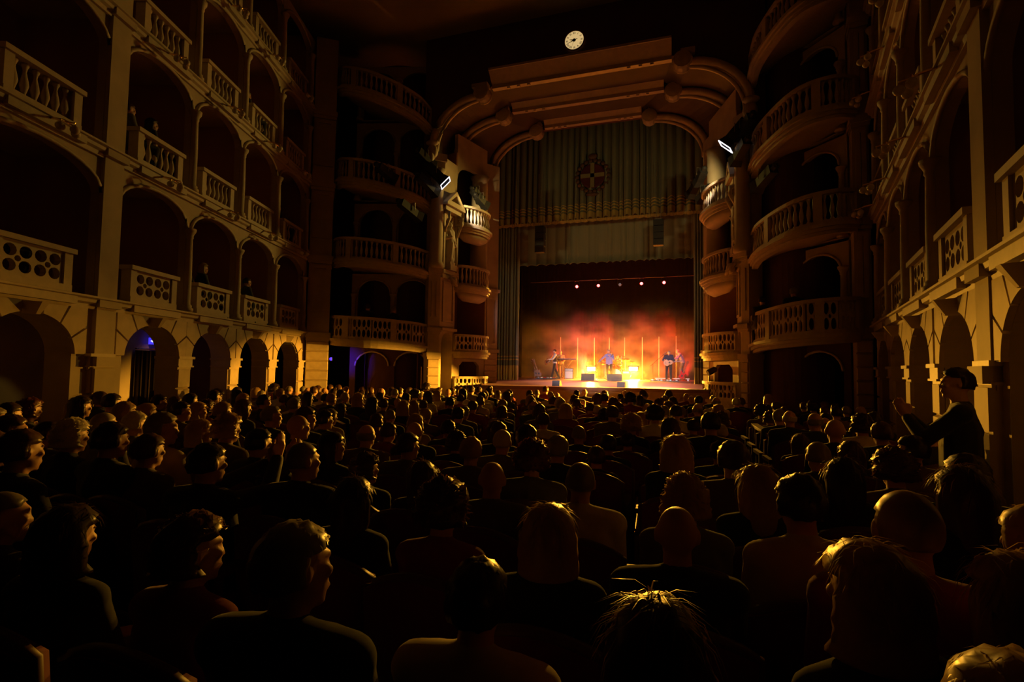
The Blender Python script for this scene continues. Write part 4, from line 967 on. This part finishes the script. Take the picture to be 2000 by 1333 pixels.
# left side
N_(425,866,62,'c2','short','dark','black'); N_(404,822,44,'fr','bob','blond','black'); N_(460,811,44,'m','wavy','blond','brown'); N_(592,809,36,'mr','none','grey','black'); N_(335,807,46,'mr','short','grey','cream'); N_(240,826,52,'m','short','dark','black')
N_(162,822,56,'f','wavy','white','black'); N_(72,840,58,'m','short','brown','black'); N_(220,805,46,'m','cropped','white','grey'); N_(110,824,54,'mr','short','dark','black'); N_(300,789,34,'f','short','blond','black'); N_(258,786,36,'f','short','blond','red')
N_(231,770,31,'m','short','dark','black'); N_(206,765,24,'f','pony','brown','black'); N_(172,776,34,'f','long','dark','navy'); N_(74,781,40,'f','wavy','red','black'); N_(35,788,38,'m','short','dark','black'); N_(4,796,42,'mr','short','grey','grey'); N_(42,812,46,'mr','short','brown','black'); N_(8,842,58,'m','short','brown','black')
N_(445,786,31,'f','short','blond','grey'); N_(381,769,25,'m','short','dark','black'); N_(425,763,23,'m','short','dark','navy'); N_(485,782,34,'f','long','brown','black'); N_(541,794,34,'mr','short','grey','black'); N_(523,772,23,'mr','short','dark','black'); N_(606,796,34,'mr','short','brown','black'); N_(320,772,24,'mr','short','dark','black'); N_(350,776,25,'f','bob','brown','black')
N_(365,786,31,'fr','short','dark','brown'); N_(397,788,31,'fr','bob','blond','black'); N_(280,805,38,'m','short','white','grey'); N_(520,838,46,'c','short','dark','black'); N_(660,846,48,'fr','long','dark','black'); N_(640,802,30,'mr','short','dark','navy'); N_(310,848,52,'m','short','brown','brown')
# far rows: seat grid up to the stage front
HK = [('short','dark'),('short','dark'),('short','brown'),('short','brown'),('short','grey'),('cropped','grey'),('none','grey'),('wavy','brown'),('bob','brown'),('bob','blond'),('long','dark'),('long','brown'),('curly','dark'),('pony','brown'),('fringe','grey'),('short','blond'),('cropped','white')]
R2 = random.Random(42)
def free(x, y): return all((x-p['x'])**2 + (y-p['y'])**2 > .52**2 for p in FRONT)
def wl(y): return FL.O.x + (y-FL.O.y)*FL.u.x/FL.u.y
def wr(y): return FR.O.x + (y-FR.O.y)*FR.u.x/FR.u.y
PRES = {}
for ri in range(14):
    Y = 14.75 - ri*.80
    nx = int((7.9)/.56) if ri < 3 else 19
    x = -7.2 if ri < 1 else (-8.4 if ri < 2 else wl(Y) + .75)
    xe = min(.75, wr(Y)-1.9)
    while x < xe:
        xx = x + R2.uniform(-.06, .06); yy = Y + R2.uniform(-.06, .06)
        if free(xx, yy) and R2.random() > .05 and len(FRONT) < 290:
            hk, hc = R2.choice(HK); fem = hk in ('bob','long','pony') or (hk in ('wavy','curly') and R2.random() < .6)
            FRONT.append(dict(x=xx, y=yy, zt=R2.uniform(1.12, 1.27), body='f' if fem else 'm', hair=hk, hcol=hc, top=R2.choice(['black','black','black','navy','grey','brown','red','white','green','cream']), face=None, near=False))
        x += .57
    if ri > 1:
        x = 1.35
        while x < wr(Y) - .55:
            if free(x, Y) and R2.random() > .15 and len(FRONT) < 296:
                hk, hc = R2.choice(HK); FRONT.append(dict(x=x, y=Y+R2.uniform(-.06,.06), zt=R2.uniform(1.12,1.26), body='m', hair=hk, hcol=hc, top=R2.choice(['black','black','navy','grey','brown']), face=None, near=False))
            x += .57
# rows for the labels, counted from the stage
ORD = ['zeroth','first','second','third','fourth','fifth','sixth','seventh','eighth','ninth','tenth','eleventh','twelfth','thirteenth','fourteenth','fifteenth','sixteenth','seventeenth','eighteenth','nineteenth','twentieth','twenty-first','twenty-second','twenty-third','twenty-fourth','twenty-fifth','twenty-sixth']
rows = {}
for p in FRONT: rows.setdefault(max(0, int((15.15 - p['y'])/.8)), []).append(p)
HN = {'none': 'bald', 'fringe': 'balding', 'cropped': '%s cropped-haired', 'short': 'short %s-haired', 'wavy': 'wavy %s-haired', 'curly': 'curly %s-haired', 'bob': '%s bob-haired', 'long': 'long %s-haired', 'pony': '%s ponytailed', 'cap': 'flat-capped'}
SEATS = []
for n_row, k in enumerate(sorted(rows)):
    for j, p in enumerate(sorted(rows[k], key=lambda q: q['x'])):
        hd = HN[p['hair']]; hd = hd % ('auburn' if p['hcol'] == 'red' else p['hcol']) if '%s' in hd else hd
        lab = '%s person in %s jacket, %s from left in %s row from the stage' % (hd, p['top'], ORD[j+1], ORD[n_row+1])
        if len(lab.split()) > 16: lab = lab.replace(' from left in', ' in')
        tx, ty = -3.2 - p['x'], 29 - p['y']; rz = -atan2(tx, ty)*.55 + R2.uniform(-.12, .12)
        if p['face'] is not None: rz = p['face']
        person(AUD[p['body']], p['hair'], p['hcol'], p['top'], 'black', (p['x'], p['y'], 0), rz, p['zt']/1.255, hash((p['hair'], j)) % 1 if False else (j % 3), lab, 'seated audience')
        SEATS.append((p['x'], p['y'], -atan2(tx, ty)*.35, p['near'], n_row, j))
# theatre seats
def seat_meshes():
    b = MB(); w = .25; rows_ = []
    for y0, y1 in ((0, .07),):
        prof = [(-w, .30)] + [(-w + 2*w*i/10, .83 + .07*sin(pi*i/10)) for i in range(11)] + [(w, .30)]
    back = MB(); fr_, bk_ = [], []
    for x, z in prof: fr_.append((x, -.20 - .09*(z-.3) - .03*cos(x/w*pi/2), z)); bk_.append((x, -.28 - .09*(z-.3) - .03*cos(x/w*pi/2), z))
    back.ring([fr_, bk_]); 
    cu = MB(); cu.add([(-.23,-.2,.36),(.23,-.2,.36),(.23,.26,.36),(-.23,.26,.36),(-.23,-.2,.43),(.23,-.2,.43),(.21,.24,.45),(-.21,.24,.45)], [(0,3,2,1),(4,5,6,7),(0,1,5,4),(1,2,6,5),(2,3,7,6),(3,0,4,7)])
    rim = MB().tube([(x, -.245 - .09*(z-.3) - .03*cos(x/w*pi/2), z) for x, z in prof], .028, 6)
    ar = MB().box(-.028,.028,-.25,.16,.60,.645).box(-.02,.02,-.02,.02,.0,.60).box(-.03,.03,-.25,-.2,.0,.62)
    lg = MB().box(-.2,.2,-.18,-.12,0,.36)
    return back.mesh('backrest', SEATM, True), cu.mesh('seat_cushion', SEATM), ar.mesh('armrest', SEATW), rim.mesh('back_rim', SEATW, True), lg.mesh('seat_base', BLACK)
SM = seat_meshes()
j = MB()
for me, ms in ((SM[0], (0,)), (SM[1], (0,)), (SM[2], (-.275, .275)), (SM[4], (0,))):
    for dx in ms: j.add([(v.co.x+dx, v.co.y, v.co.z) for v in me.vertices], [tuple(p.vertices) for p in me.polygons])
SEAT1 = j.mesh('theatre_seat', SEATM)
rowname = lambda n, j: 'dark red theatre seat of the %s sitter from left, %s row from the stage' % (ORD[j+1], ORD[n+1])
for x, y, rz, nr, n, j in SEATS:
    if nr:
        s = empty('theatre_seat', (x, y, 0), rz); link('backrest', SM[0], s); link('seat_cushion', SM[1], s); link('back_rim', SM[3], s); link('seat_base', SM[4], s)
        for dx in (-.275, .275): link('armrest', SM[2], s, T(dx, 0, 0))
    else: s = link('theatre_seat', SEAT1, None, T(x, y, 0, rz))
    tag(s, rowname(n, j), 'seat', 'seats of the %s row' % ORD[n+1])
print('AUDIENCE', len(FRONT))

# ------------------------------------------------------------------ players on the stage
ZS = 1.2
def standing(**kw):
    J = dict(pelvis=(0,0,.95), chest=(0,.0,1.28), neck=(0,-.01,1.46), head=(0,.02,1.62), face=(0,1,-.05), shl=(-.18,-.01,1.41), shr=(.18,-.01,1.41), ell=(-.24,-.03,1.12), elr=(.24,-.03,1.12), wrl=(-.25,.07,.87), wrr=(.25,.07,.87),
             hipl=(-.10,0,.93), hipr=(.10,0,.93), knl=(-.11,.02,.50), knr=(.11,.02,.50), anl=(-.12,0,.085), anr=(.12,0,.085), tol=(-.14,.16,.035), tor=(.14,.16,.035))
    J.update(kw); return J
def player(J, loc, rz, hair, hcol, top, trs, label, sc=1.0, skinm=None, extra=None, fem=False, vox=.016):
    bd = make_body(J, fem, vox, 1.0, .5)
    o = person(bd, hair, hcol, top, trs, loc, rz, sc, 0, label, None)
    e = MB()
    for s in (-1, 1): e.ell((s*.034,.088,-.006), (.012,.008,.010), 8, 6)
    link('eyes', e.mesh('eyes', mat('eye_white', (.6,.58,.52), .3), True), o, bd['M'])
    return o, bd
def ground(px, Y): p = at(px, 700, Y); return V((p.x, Y, ZS))
sg_, _ = player(standing(head=(.03,.06,1.60), face=(.35,1,-.1), elr=(.40,.06,1.20), wrr=(.57,.16,1.0), hdr=(.3,.2,-.3), curlr=1.4, ell=(-.27,.12,1.16), wrl=(-.08,.24,1.34), hdl=(.5,.0,.6), curll=1.5, knl=(-.14,.04,.5), anl=(-.17,0,.085), tol=(-.2,.16,.035)),
    ground(1190, 29.6), pi - .1, 'short', 'grey', 'blue', 'black', 'singer in blue jacket, one arm swung out, at centre stage')
m = MB().cap((0,0,0), (0,0,.14), .014, .02, 8).ell((0,0,.17), (.03,.03,.036), 8, 6).obj('hand_microphone', METAL, None, T(ground(1190,29.6).x+.10, 29.34, ZS+1.36) @ Matrix.Rotation(radians(35), 4, 'Y'))
tag(m, 'microphone in the hand of the singer in blue', 'microphone')
def guitar_outline(s):
    pts = []
    for k in range(36):
        a = 2*pi*k/36; c = cos(a); r = .185*(1 + .0*c) + .035*cos(2*a) ; x = .25*cos(a); w = (.19 if x < 0 else .145) - .045*math.exp(-((x-.03)/.07)**2)
        pts.append((x*s, sin(a)*w*1.06*s))
    return pts
def guitar(loc, M, label, kind='acoustic', s=1.0):
    r = empty('acoustic_guitar' if kind == 'acoustic' else 'electric_guitar', loc); r.matrix_world = Matrix.Translation(loc) @ M; tag(r, label, 'guitar')
    th = .10 if kind == 'acoustic' else .045
    if kind == 'acoustic': out = guitar_outline(s)
    else: out = [(-.22,-.10),(-.24,0),(-.22,.12),(-.12,.17),(0,.11),(.10,.16),(.20,.15),(.12,.06),(.11,-.06),(.17,-.14),(.08,-.13),(-.02,-.10),(-.12,-.16)]
    MB().poly([out], -th/2, th/2).obj('body', WOODG if kind == 'acoustic' else (REDL if kind == 'red' else WOODD), r)
    if kind == 'acoustic':
        MB().lathe([(.05,0),(.05,.004)], 16, M=Matrix.Translation((.07,-th/2,0)) @ RX).obj('sound_hole', BLACK, r); MB().box(-.14,-.11,-th/2-.012,-th/2,-.07,.07).obj('bridge', WOODD, r)
        x0, x1 = .18, .58
    else: MB().box(-.12,-.02,-th/2-.01,-th/2,-.04,.04).obj('pickup', BLACK, r); x0, x1 = .08, .66
    MB().box(x0, x1, -th/2-.012, -th/2+.022, -.025, .025).obj('neck', WOODD, r)
    hd = MB().box(x1, x1+.16, -th/2-.005, -th/2+.018, -.038, .038).obj('headstock', WOODD, r)
    t = MB()
    for k in range(3):
        for q in (-1, 1): t.ell((x1+.03+.05*k, -th/2+.005, q*.05), (.012,.012,.014), 6, 4)
    t.obj('tuning_peg', CHROME, hd)
    return r
RYn = Matrix.Rotation(pi, 4, 'Z')
g0 = ground(1306, 30.2)
player(standing(head=(-.02,.09,1.57), face=(-.15,1,-.55), neck=(0,.01,1.44), sleeve=.35, elr=(.33,.06,1.16), wrr=(.08,.25,1.05), hdr=(-.6,.1,-.2), ell=(-.30,.10,1.12), wrl=(-.44,.28,1.12), hdl=(-.2,.0,.5), curll=1.4, knr=(.12,.02,.5)),
    g0, pi, 'cropped', 'grey', 'navy', 'black', 'guitarist in navy T-shirt looking down at his acoustic guitar')
guitar(g0 + V((-.02,-.30,1.02)), Matrix.Rotation(radians(-8), 4, 'Y'), 'honey-coloured acoustic guitar held by the guitarist in navy')
player(standing(pelvis=(0,-.08,.95), chest=(0,.03,1.26), neck=(0,.14,1.44), head=(0,.24,1.57), face=(0,1,-.6), shl=(-.18,.11,1.40), shr=(.18,.11,1.40), ell=(-.22,.28,1.15), elr=(.22,.28,1.15), wrl=(-.14,.58,1.12), wrr=(.16,.55,1.08), hipl=(-.1,-.08,.93), hipr=(.1,-.08,.93)),
    ground(1331, 31.6) + V((0,0,.14)), pi/2 + .25, 'none', 'grey', 'checked', 'navy', 'bald bent man in checked shirt, behind the acoustic guitarist')
b0 = ground(1084, 29.8)
o, bd = player(standing(face=(-.25,1,-.2), head=(-.02,.03,1.61), elr=(.25,.14,1.14), wrr=(.12,.34,1.00), ell=(-.25,.16,1.16), wrl=(-.18,.40,1.12), knl=(-.11,.10,.5), anl=(-.12,.20,.085), tol=(-.13,.36,.035), knr=(.11,-.06,.5), anr=(.12,-.26,.085), tor=(.13,-.10,.035)),
    b0, radians(112), 'short', 'dark', 'white', 'black', 'bassist in white shirt and dark waistcoat, striding with his bass')
wv = MB(); wv.cap((0,0,1.36),(0,0,1.25),.10,.155); wv.cap((-.09,0,1.28),(-.09,0,1.0),.125,.125); wv.cap((.09,0,1.28),(.09,0,1.0),.125,.125); wv.cap((-.1,0,1.38),(.1,0,1.38),.085,.085)
link('waistcoat', remesh(wv, 'waistcoat', CLO['black'], .018, 2), o)
guitar(b0 + V((-.46,-.12,1.0)), Matrix.Rotation(radians(75), 4, 'Z') @ Matrix.Rotation(radians(-28), 4, 'Y'), 'dark electric bass held by the bassist in the waistcoat', 'bass', 1)
player(standing(wrl=(-.16,.36,1.0), wrr=(.16,.36,1.0), ell=(-.25,.1,1.14), elr=(.25,.1,1.14)), ground(1095, 31.9), pi + .2, 'fringe', 'grey', 'grey', 'black', 'keyboard player in grey jacket behind the striding bassist')
d0 = ground(1206, 32.1)
Jd = seated(0); Jd.update(ell=(-.28,.12,.92), elr=(.30,.12,.95), wrl=(-.2,.36,1.0), wrr=(.26,.30,1.18), hdr=(.2,.2,.6))
player(Jd, d0 + V((0,0,.22)), pi, 'short', 'brown', 'red', 'black', 'drummer seated at the kit behind the singer')
st = MB().lathe([(.17,.48),(.18,.52),(.17,.56)], 14).tube([(0,0,0),(0,0,.5)], .02, 6).obj('drum_stool', BLACK, None, T(d0.x, d0.y+.05, ZS+.06)); tag(st, 'round black stool under the drummer', 'stool')
# drum kit
dk = empty('drum_kit', (d0.x+.02, d0.y-.75, ZS)); tag(dk, 'drum kit with brass cymbals in the orange glow behind the singer', 'drums')
def drum(nm, c, r, h, M=None):
    p = MB().lathe([(r,-h/2),(r*1.02,-h/2),(r*1.02,h/2),(r,h/2)], 20).obj(nm, REDL, dk, Matrix.Translation(c) @ (M or Matrix.Identity(4)), False)
    MB().lathe([(r*.97,h/2-.005),(r*.97,h/2+.004)], 20).obj('drum_head', IVORY, p); MB().lathe([(r*1.03,h/2-.03),(r*1.05,h/2-.03),(r*1.05,h/2+.012),(r*1.03,h/2+.012)], 20).obj('hoop', CHROME, p)
drum('bass_drum', (0,0,.31), .29, .4, Matrix.Rotation(pi/2, 4, 'X')); drum('tom', (-.2,-.02,.78), .15, .2, Matrix.Rotation(radians(18), 4, 'X')); drum('tom', (.18,-.02,.78), .15, .2, Matrix.Rotation(radians(18), 4, 'X'))
drum('floor_tom', (.52,.25,.42), .2, .42); drum('snare_drum', (-.42,.28,.58), .18, .13)
for x, y, z, r in ((-.62,.05,1.15,.23),(.55,-.02,1.22,.25),(-.75,.35,.92,.19),(.85,.2,1.05,.22),(.3,.1,1.38,.2)):
    c = MB().lathe([(r,0),(r*.5,.015),(.05,.02),(.03,.045),(.0,.047)], 20).obj('cymbal', BRASS, dk, Matrix.Translation((x,y,z)) @ Matrix.Rotation(radians(14), 4, 'X'), True)
    s = MB().tube([(x,y,0.02),(x,y,z)], .012, 5)
    for a in range(3): s.tube([(x,y,.25),(x+.2*cos(2.1*a),y+.2*sin(2.1*a),.01)], .01, 4)
    s.obj('cymbal_stand', CHROME, dk)
# keyboard
kp = at(1106, 701, 31.2); kb = empty('keyboard', (kp.x, 31.2, ZS)); kb.rotation_euler = (0,0,.1); tag(kb, 'stage keyboard on crossed legs in front of the keyboard player', 'keyboard')
h = kp.z - ZS; MB().box(-.62,.62,-.16,.16,h-.08,h).obj('case', BLACK, kb)
MB().box(-.58,.58,-.02,.13,h,h+.012).obj('white_keys', IVORY, kb)
kk = MB()
for k in range(34):
    if k % 7 not in (2, 6): kk.box(-.57+.0336*k, -.555+.0336*k, -.02, .07, h+.012, h+.024)
kk.obj('black_keys', BLACK, kb)['kind'] = 'stuff'
for s in (-1, 1): MB().tube([(-.4*s,.08*s,h-.08),(.4*s,.08*s,.02)], .018, 6).obj('leg', METAL, kb)
def amp(px, py, Y, w, hgt, label, m=BLACK):
    p = at(px, py, Y); r = empty('amplifier', (p.x, Y, ZS)); tag(r, label, 'amplifier'); z0 = 0
    MB().box(-w/2, w/2, -.12, .14, z0, hgt).obj('cabinet', BLACK, r); MB().box(-w/2+.03, w/2-.03, -.135, -.12, .03, hgt*.7).obj('grille', m, r); MB().box(-w/2+.03, w/2-.03, -.135, -.12, hgt*.75, hgt-.03).obj('control_panel', METAL, r)
    MB().tube([(-.1,0,hgt),(-.1,0,hgt+.04),(.1,0,hgt+.04),(.1,0,hgt)], .012, 5).obj('handle', BLACK, r)
    kn = MB()
    for k in range(6): kn.lathe([(.014,0),(.011,.02)], 8, M=Matrix.Translation((-w*.35+w*.14*k,-.135,hgt*.86)) @ RX)
    kn.obj('knob', BLACK, r)
amp(1112, 722, 30.9, .52, .62, 'silver-grilled amplifier right of the keyboard', mat('silver_grille', (.55,.52,.48), .5, var=.2, scale=60))
amp(1223, 728, 30.9, .40, .5, 'low black amplifier left of the right amber floodlight')
def wedge(px, Y, w, hh, label, z=ZS):
    p = at(px, 745, Y); r = empty('stage_monitor', (p.x, Y, z)); tag(r, label, 'monitor speaker')
    MB().add([(-w/2,-.2,0),(w/2,-.2,0),(w/2,.25,0),(-w/2,.25,0),(-w/2,-.16,hh*.95),(w/2,-.16,hh*.95),(w/2,.02,hh),(-w/2,.02,hh)], [(0,3,2,1),(4,5,6,7),(0,1,5,4),(1,2,6,5),(2,3,7,6),(3,0,4,7)]).obj('cabinet', BLACK, r)
    MB().add([(-w/2+.03,.24,.04),(w/2-.03,.24,.04),(w/2-.03,.05,hh*.92),(-w/2+.03,.05,hh*.92),(-w/2+.03,.255,.04),(w/2-.03,.255,.04),(w/2-.03,.065,hh*.92),(-w/2+.03,.065,hh*.92)], [(4,7,6,5),(0,1,5,4),(2,3,7,6),(1,2,6,5),(3,0,4,7)]).obj('grille', METAL, r)
wedge(1149, 27.4, .72, .36, 'wide black wedge monitor on the floor left of the singer'); wedge(1201, 27.4, .78, .36, 'wide black wedge monitor on the floor at the feet of the singer')
wedge(1088, 17.35, .26, .19, 'small black wedge speaker on the stage lip, left of centre'); wedge(1214, 17.55, .26, .19, 'small black wedge speaker on the stage lip, right of centre')
def mic_stand(px, Y, boom, label, hgt=1.3):
    p = ground(px, Y); r = empty('microphone_stand', p); tag(r, label, 'microphone stand')
    s = MB()
    for a in range(3): s.tube([(0,0,.12),(.3*cos(2.1*a+.4),.3*sin(2.1*a+.4),.015)], .011, 5)
    s.obj('tripod', BLACK, r); MB().tube([(0,0,.1),(0,0,hgt)], .013, 6).obj('pole', CHROME, r)
    if boom:
        MB().tube([(-.12,0,hgt-.12),(.62,0,hgt+.55)], .011, 6).obj('boom', CHROME, r); MB().cap((.60,0,.53+hgt), (.72,0,.64+hgt), .018, .03, 8).obj('microphone', METAL, r)
    else: MB().cap((0,0,hgt), (0,-.12,hgt+.05), .016, .028, 8).obj('microphone', METAL, r)
mic_stand(1275, 29.7, True, 'boom microphone stand left of the acoustic guitarist', .95); mic_stand(1174, 29.4, False, 'straight microphone stand left of the singer', 1.12)
# instruments on stands
def on_stand(px, Y, kind, label, lean, rz):
    p = ground(px, Y); g = guitar(p + V((0,0,.36)), Matrix.Rotation(rz, 4, 'Z') @ Matrix.Rotation(radians(-90-lean), 4, 'Y') @ Matrix.Rotation(0, 4, 'X'), label, kind)
    b = MB()
    for a in range(3): b.tube([(0,.1,.4),(.2*cos(2.1*a),.1+.2*sin(2.1*a),.01)], .012, 5)
    b.tube([(-.15,-.12,.14),(-.15,.08,.16),(.15,.08,.16),(.15,-.12,.14)], .012, 5)
    o = b.obj('guitar_stand', METAL, None, T(p.x, p.y, ZS, rz)); tag(o, 'folding stand under the ' + label, 'stand')
on_stand(1052, 28.9, 'bass', 'brown electric guitar, front one of the pair at left', 22, .1); on_stand(1047, 29.5, 'brown', 'brown electric guitar, rear one of the pair at left', 20, .2)
on_stand(1333, 30.4, 'red', 'red electric guitar at the right of the stage', -22, -.2)
r_ = MB().box(-.75,.75,-.18,.18,0,.05)
pd = empty('pedalboard', ground(1298, 28.6)); tag(pd, 'long black pedalboard on the floor before the acoustic guitarist', 'pedalboard'); MB().box(-.75,.75,-.18,.18,0,.05).obj('board', BLACK, pd)
for k in range(9): MB().box(-.68+.155*k,-.58+.155*k,-.1,.05,.05,.09).obj('pedal', [METAL,REDL,IVORY][k % 3], pd)
pd = empty('pedalboard', ground(1068, 28.6)); tag(pd, 'black pedalboard on the floor at the feet of the bassist', 'pedalboard'); MB().box(-.6,.6,-.18,.18,0,.05).obj('board', BLACK, pd)
for k in range(6): MB().box(-.5+.18*k,-.4+.18*k,-.1,.05,.05,.09).obj('pedal', [METAL,IVORY,REDL][k % 3], pd)
for px, Y, w, lab in ((1313, 31.7, 1.9, 'low black riser with a pale edge under the bent man'), (1207, 32.3, 2.8, 'low black riser under the drum kit')):
    r = empty('stage_riser', ground(px, Y)); tag(r, lab, 'riser'); hh = .14 if w < 2 else .06
    MB().box(-w/2,w/2,-.6,.8,hh-.05,hh).obj('deck', BLACK, r); MB().box(-w/2,w/2,-.63,-.6,hh-.05,hh).obj('edge_strip', IVORY if w < 2 else BLACK, r)
    for x in (-w/2+.08, w/2-.08):
        for y in (-.5, .7): MB().box(x-.03,x+.03,y-.03,y+.03,0,hh-.05).obj('leg', METAL, r)

# ------------------------------------------------------------------ standing man, rail, people in the boxes, small wall lamps
pm = CAM + ray(1872, 716)*4.15
player(standing(face=(-.35,1,.05), ell=(-.22,.20,1.20), elr=(.22,.20,1.20), wrl=(-.05,.32,1.36), wrr=(.05,.32,1.36), hdl=(.05,.15,.3), hdr=(-.05,.15,.3), hul=(-1,0,0), hur=(1,0,0), curll=.2, curlr=.2),
       (pm.x, pm.y, 0), radians(66), 'short', 'dark', 'black', 'black', 'dark-haired standing man in black clapping before the right wall', 1.06, vox=.012)
ra, rb = CAM + ray(1473, 826)*8.6, CAM + ray(1514, 855)*6.9
rl = empty('aisle_rail', (rb.x, rb.y, 0)); d = V((ra.x-rb.x, ra.y-rb.y, 0)); rl.rotation_euler = (0,0,atan2(d.y, d.x)); L = d.length
tag(rl, 'low wooden rail with pale panels between aisle and right-hand seats', 'rail')
MB().box(0,L,-.05,.05,.88,.93).obj('top_rail', SEATW, rl)
for k in range(5): MB().box(L*k/4-.03,L*k/4+.03,-.03,.03,0,.88).obj('post', SEATW, rl)
for k in range(4): MB().box(L*k/4+.04,L*(k+1)/4-.04,-.012,.012,.45,.86).obj('panel', PAPER, rl)
def boxer(fr, S, z, hair, hc, top, label, body='m', dpt=-.35):
    q = fr.p(S, dpt, z); rz = -atan2(-3.2-q.x, 29-q.y); person(AUD[body], hair, hc, top, 'black', q, rz, 1.0, 0, label, 'people in the boxes')
for S, z, hr, hc, tp, lab, bd_ in ((.15, Z1, 'short', 'grey', 'black', 'grey-haired person in first tier box left of the pilaster', 'm'), (4.35, Z1, 'short', 'dark', 'black', 'dark-haired person in the second first-tier box after the left pilaster', 'm'),
      (4.98, Z1, 'bob', 'blond', 'navy', 'blond bob-haired person in the second first-tier box after the left pilaster', 'f'), (6.25, Z1, 'short', 'grey', 'white', 'grey-haired person in white in third first-tier box, left wall', 'm'), (6.9, Z1, 'short', 'dark', 'black', 'dark-haired person in third first-tier box, left wall', 'm'),
      (2.55, Z2, 'short', 'brown', 'grey', 'brown-haired person in second-tier box right after the left pilaster', 'm'), (3.15, Z2, 'long', 'dark', 'black', 'long-haired person in second-tier box right after the left pilaster', 'f'), (8.4, Z2, 'short', 'dark', 'black', 'dark-haired person in second-tier box nearest the stage, left wall', 'm'),
      (6.5, Z3, 'short', 'grey', 'black', 'grey-haired person in third-tier box, third after the left pilaster', 'm')): boxer(FL, S, z, hr, hc, tp, lab, bd_)
for t_, lvls, pts_, nm_, q_ in ((.30, lvR[0], ptsR, 'right', 0), (.5, lvR[0], ptsR, 'right', 1), (.42, lvL[0], ptsL, 'left', 0), (.6, lvL[0], ptsL, 'left', 1)):
    i_ = int(t_*22); p_ = pts_[i_]; person(AUD['m'], 'short', ('dark', 'grey')[q_], 'black', 'black', (p_.x, p_.y+.55, lvls[i_]-.08), -atan2(-3.2-p_.x, 29-p_.y)*.3 + (0 if nm_ == 'left' else 0), 1.02, 0, '%s-haired person in the lowest curved box on the %s' % (('dark', 'grey')[q_], nm_), 'people in the boxes')
WL = emis('wall_lamp_bulb', (1.0, .45, .06), 1.2)
for px, py, Y, lab in ((728, 585, 16.0, 'first from the left'), (761, 590, 16.0, 'second from the left')):
    p = at(px, py, Y); r = empty('wall_lamp', p); tag(r, 'tiny warm wall lamp inside the lowest left curved box, ' + lab, 'lamp', 'tiny wall lamps'); MB().tube([(0,.1,-.1),(0,0,-.08),(0,-.02,-.02)], .012, 5).obj('arm', BRASS, r); MB().ell((0,-.02,.03), (.022,.022,.04), 8, 6).obj('bulb', WL, r)

# ------------------------------------------------------------------ haze over the stage
hz = MB().box(-10.2, 3.2, 25.2, 34.2, 1.22, 6.6).obj('stage_haze', None); tag(hz, 'coloured haze hanging low over the band', 'haze', None, 'stuff')
m = bpy.data.materials.new('haze'); m.use_nodes = True; nt = m.node_tree; N = nt.nodes; L_ = nt.links; N.remove(N['Principled BSDF'])
vs = N.new('ShaderNodeVolumeScatter'); vs.inputs['Anisotropy'].default_value = .35; vs.inputs['Color'].default_value = (.9,.9,.9,1)
tc = N.new('ShaderNodeTexCoord'); mp = N.new('ShaderNodeMapping'); mp.inputs['Scale'].default_value = (.35,.2,.55); L_.new(tc.outputs['Object'], mp.inputs[0])
nz = N.new('ShaderNodeTexNoise'); nz.inputs['Scale'].default_value = 1.6; nz.inputs['Detail'].default_value = 3; L_.new(mp.outputs[0], nz.inputs['Vector'])
sx = N.new('ShaderNodeSeparateXYZ'); L_.new(tc.outputs['Object'], sx.inputs[0])
gy = N.new('ShaderNodeMapRange'); gy.interpolation_type = 'SMOOTHSTEP'; gy.inputs[1].default_value = 30.1; gy.inputs[2].default_value = 31.6; gy.inputs[3].default_value = .09; gy.inputs[4].default_value = 1.0; L_.new(sx.outputs[1], gy.inputs[0])
g = N.new('ShaderNodeMapRange'); g.interpolation_type = 'SMOOTHSTEP'; g.inputs[1].default_value = 2.4; g.inputs[2].default_value = 5.6; g.inputs[3].default_value = 1.0; g.inputs[4].default_value = 0.0; L_.new(sx.outputs[2], g.inputs[0])
cr = N.new('ShaderNodeMapRange'); cr.interpolation_type = 'SMOOTHSTEP'; cr.inputs[1].default_value = .36; cr.inputs[2].default_value = .66; cr.inputs[3].default_value = .25; cr.inputs[4].default_value = 1.6; L_.new(nz.outputs['Fac'], cr.inputs[0])
m1 = N.new('ShaderNodeMath'); m1.operation = 'MULTIPLY'; L_.new(g.outputs[0], m1.inputs[0]); L_.new(cr.outputs[0], m1.inputs[1])
m2 = N.new('ShaderNodeMath'); m2.operation = 'MULTIPLY'; m2.inputs[1].default_value = .11; m3 = N.new('ShaderNodeMath'); m3.operation = 'MULTIPLY'; L_.new(m1.outputs[0], m3.inputs[0]); L_.new(gy.outputs[0], m3.inputs[1]); L_.new(m3.outputs[0], m2.inputs[0]); L_.new(m2.outputs[0], vs.inputs['Density'])
L_.new(vs.outputs[0], N['Material Output'].inputs['Volume']); hz.data.materials.append(m)
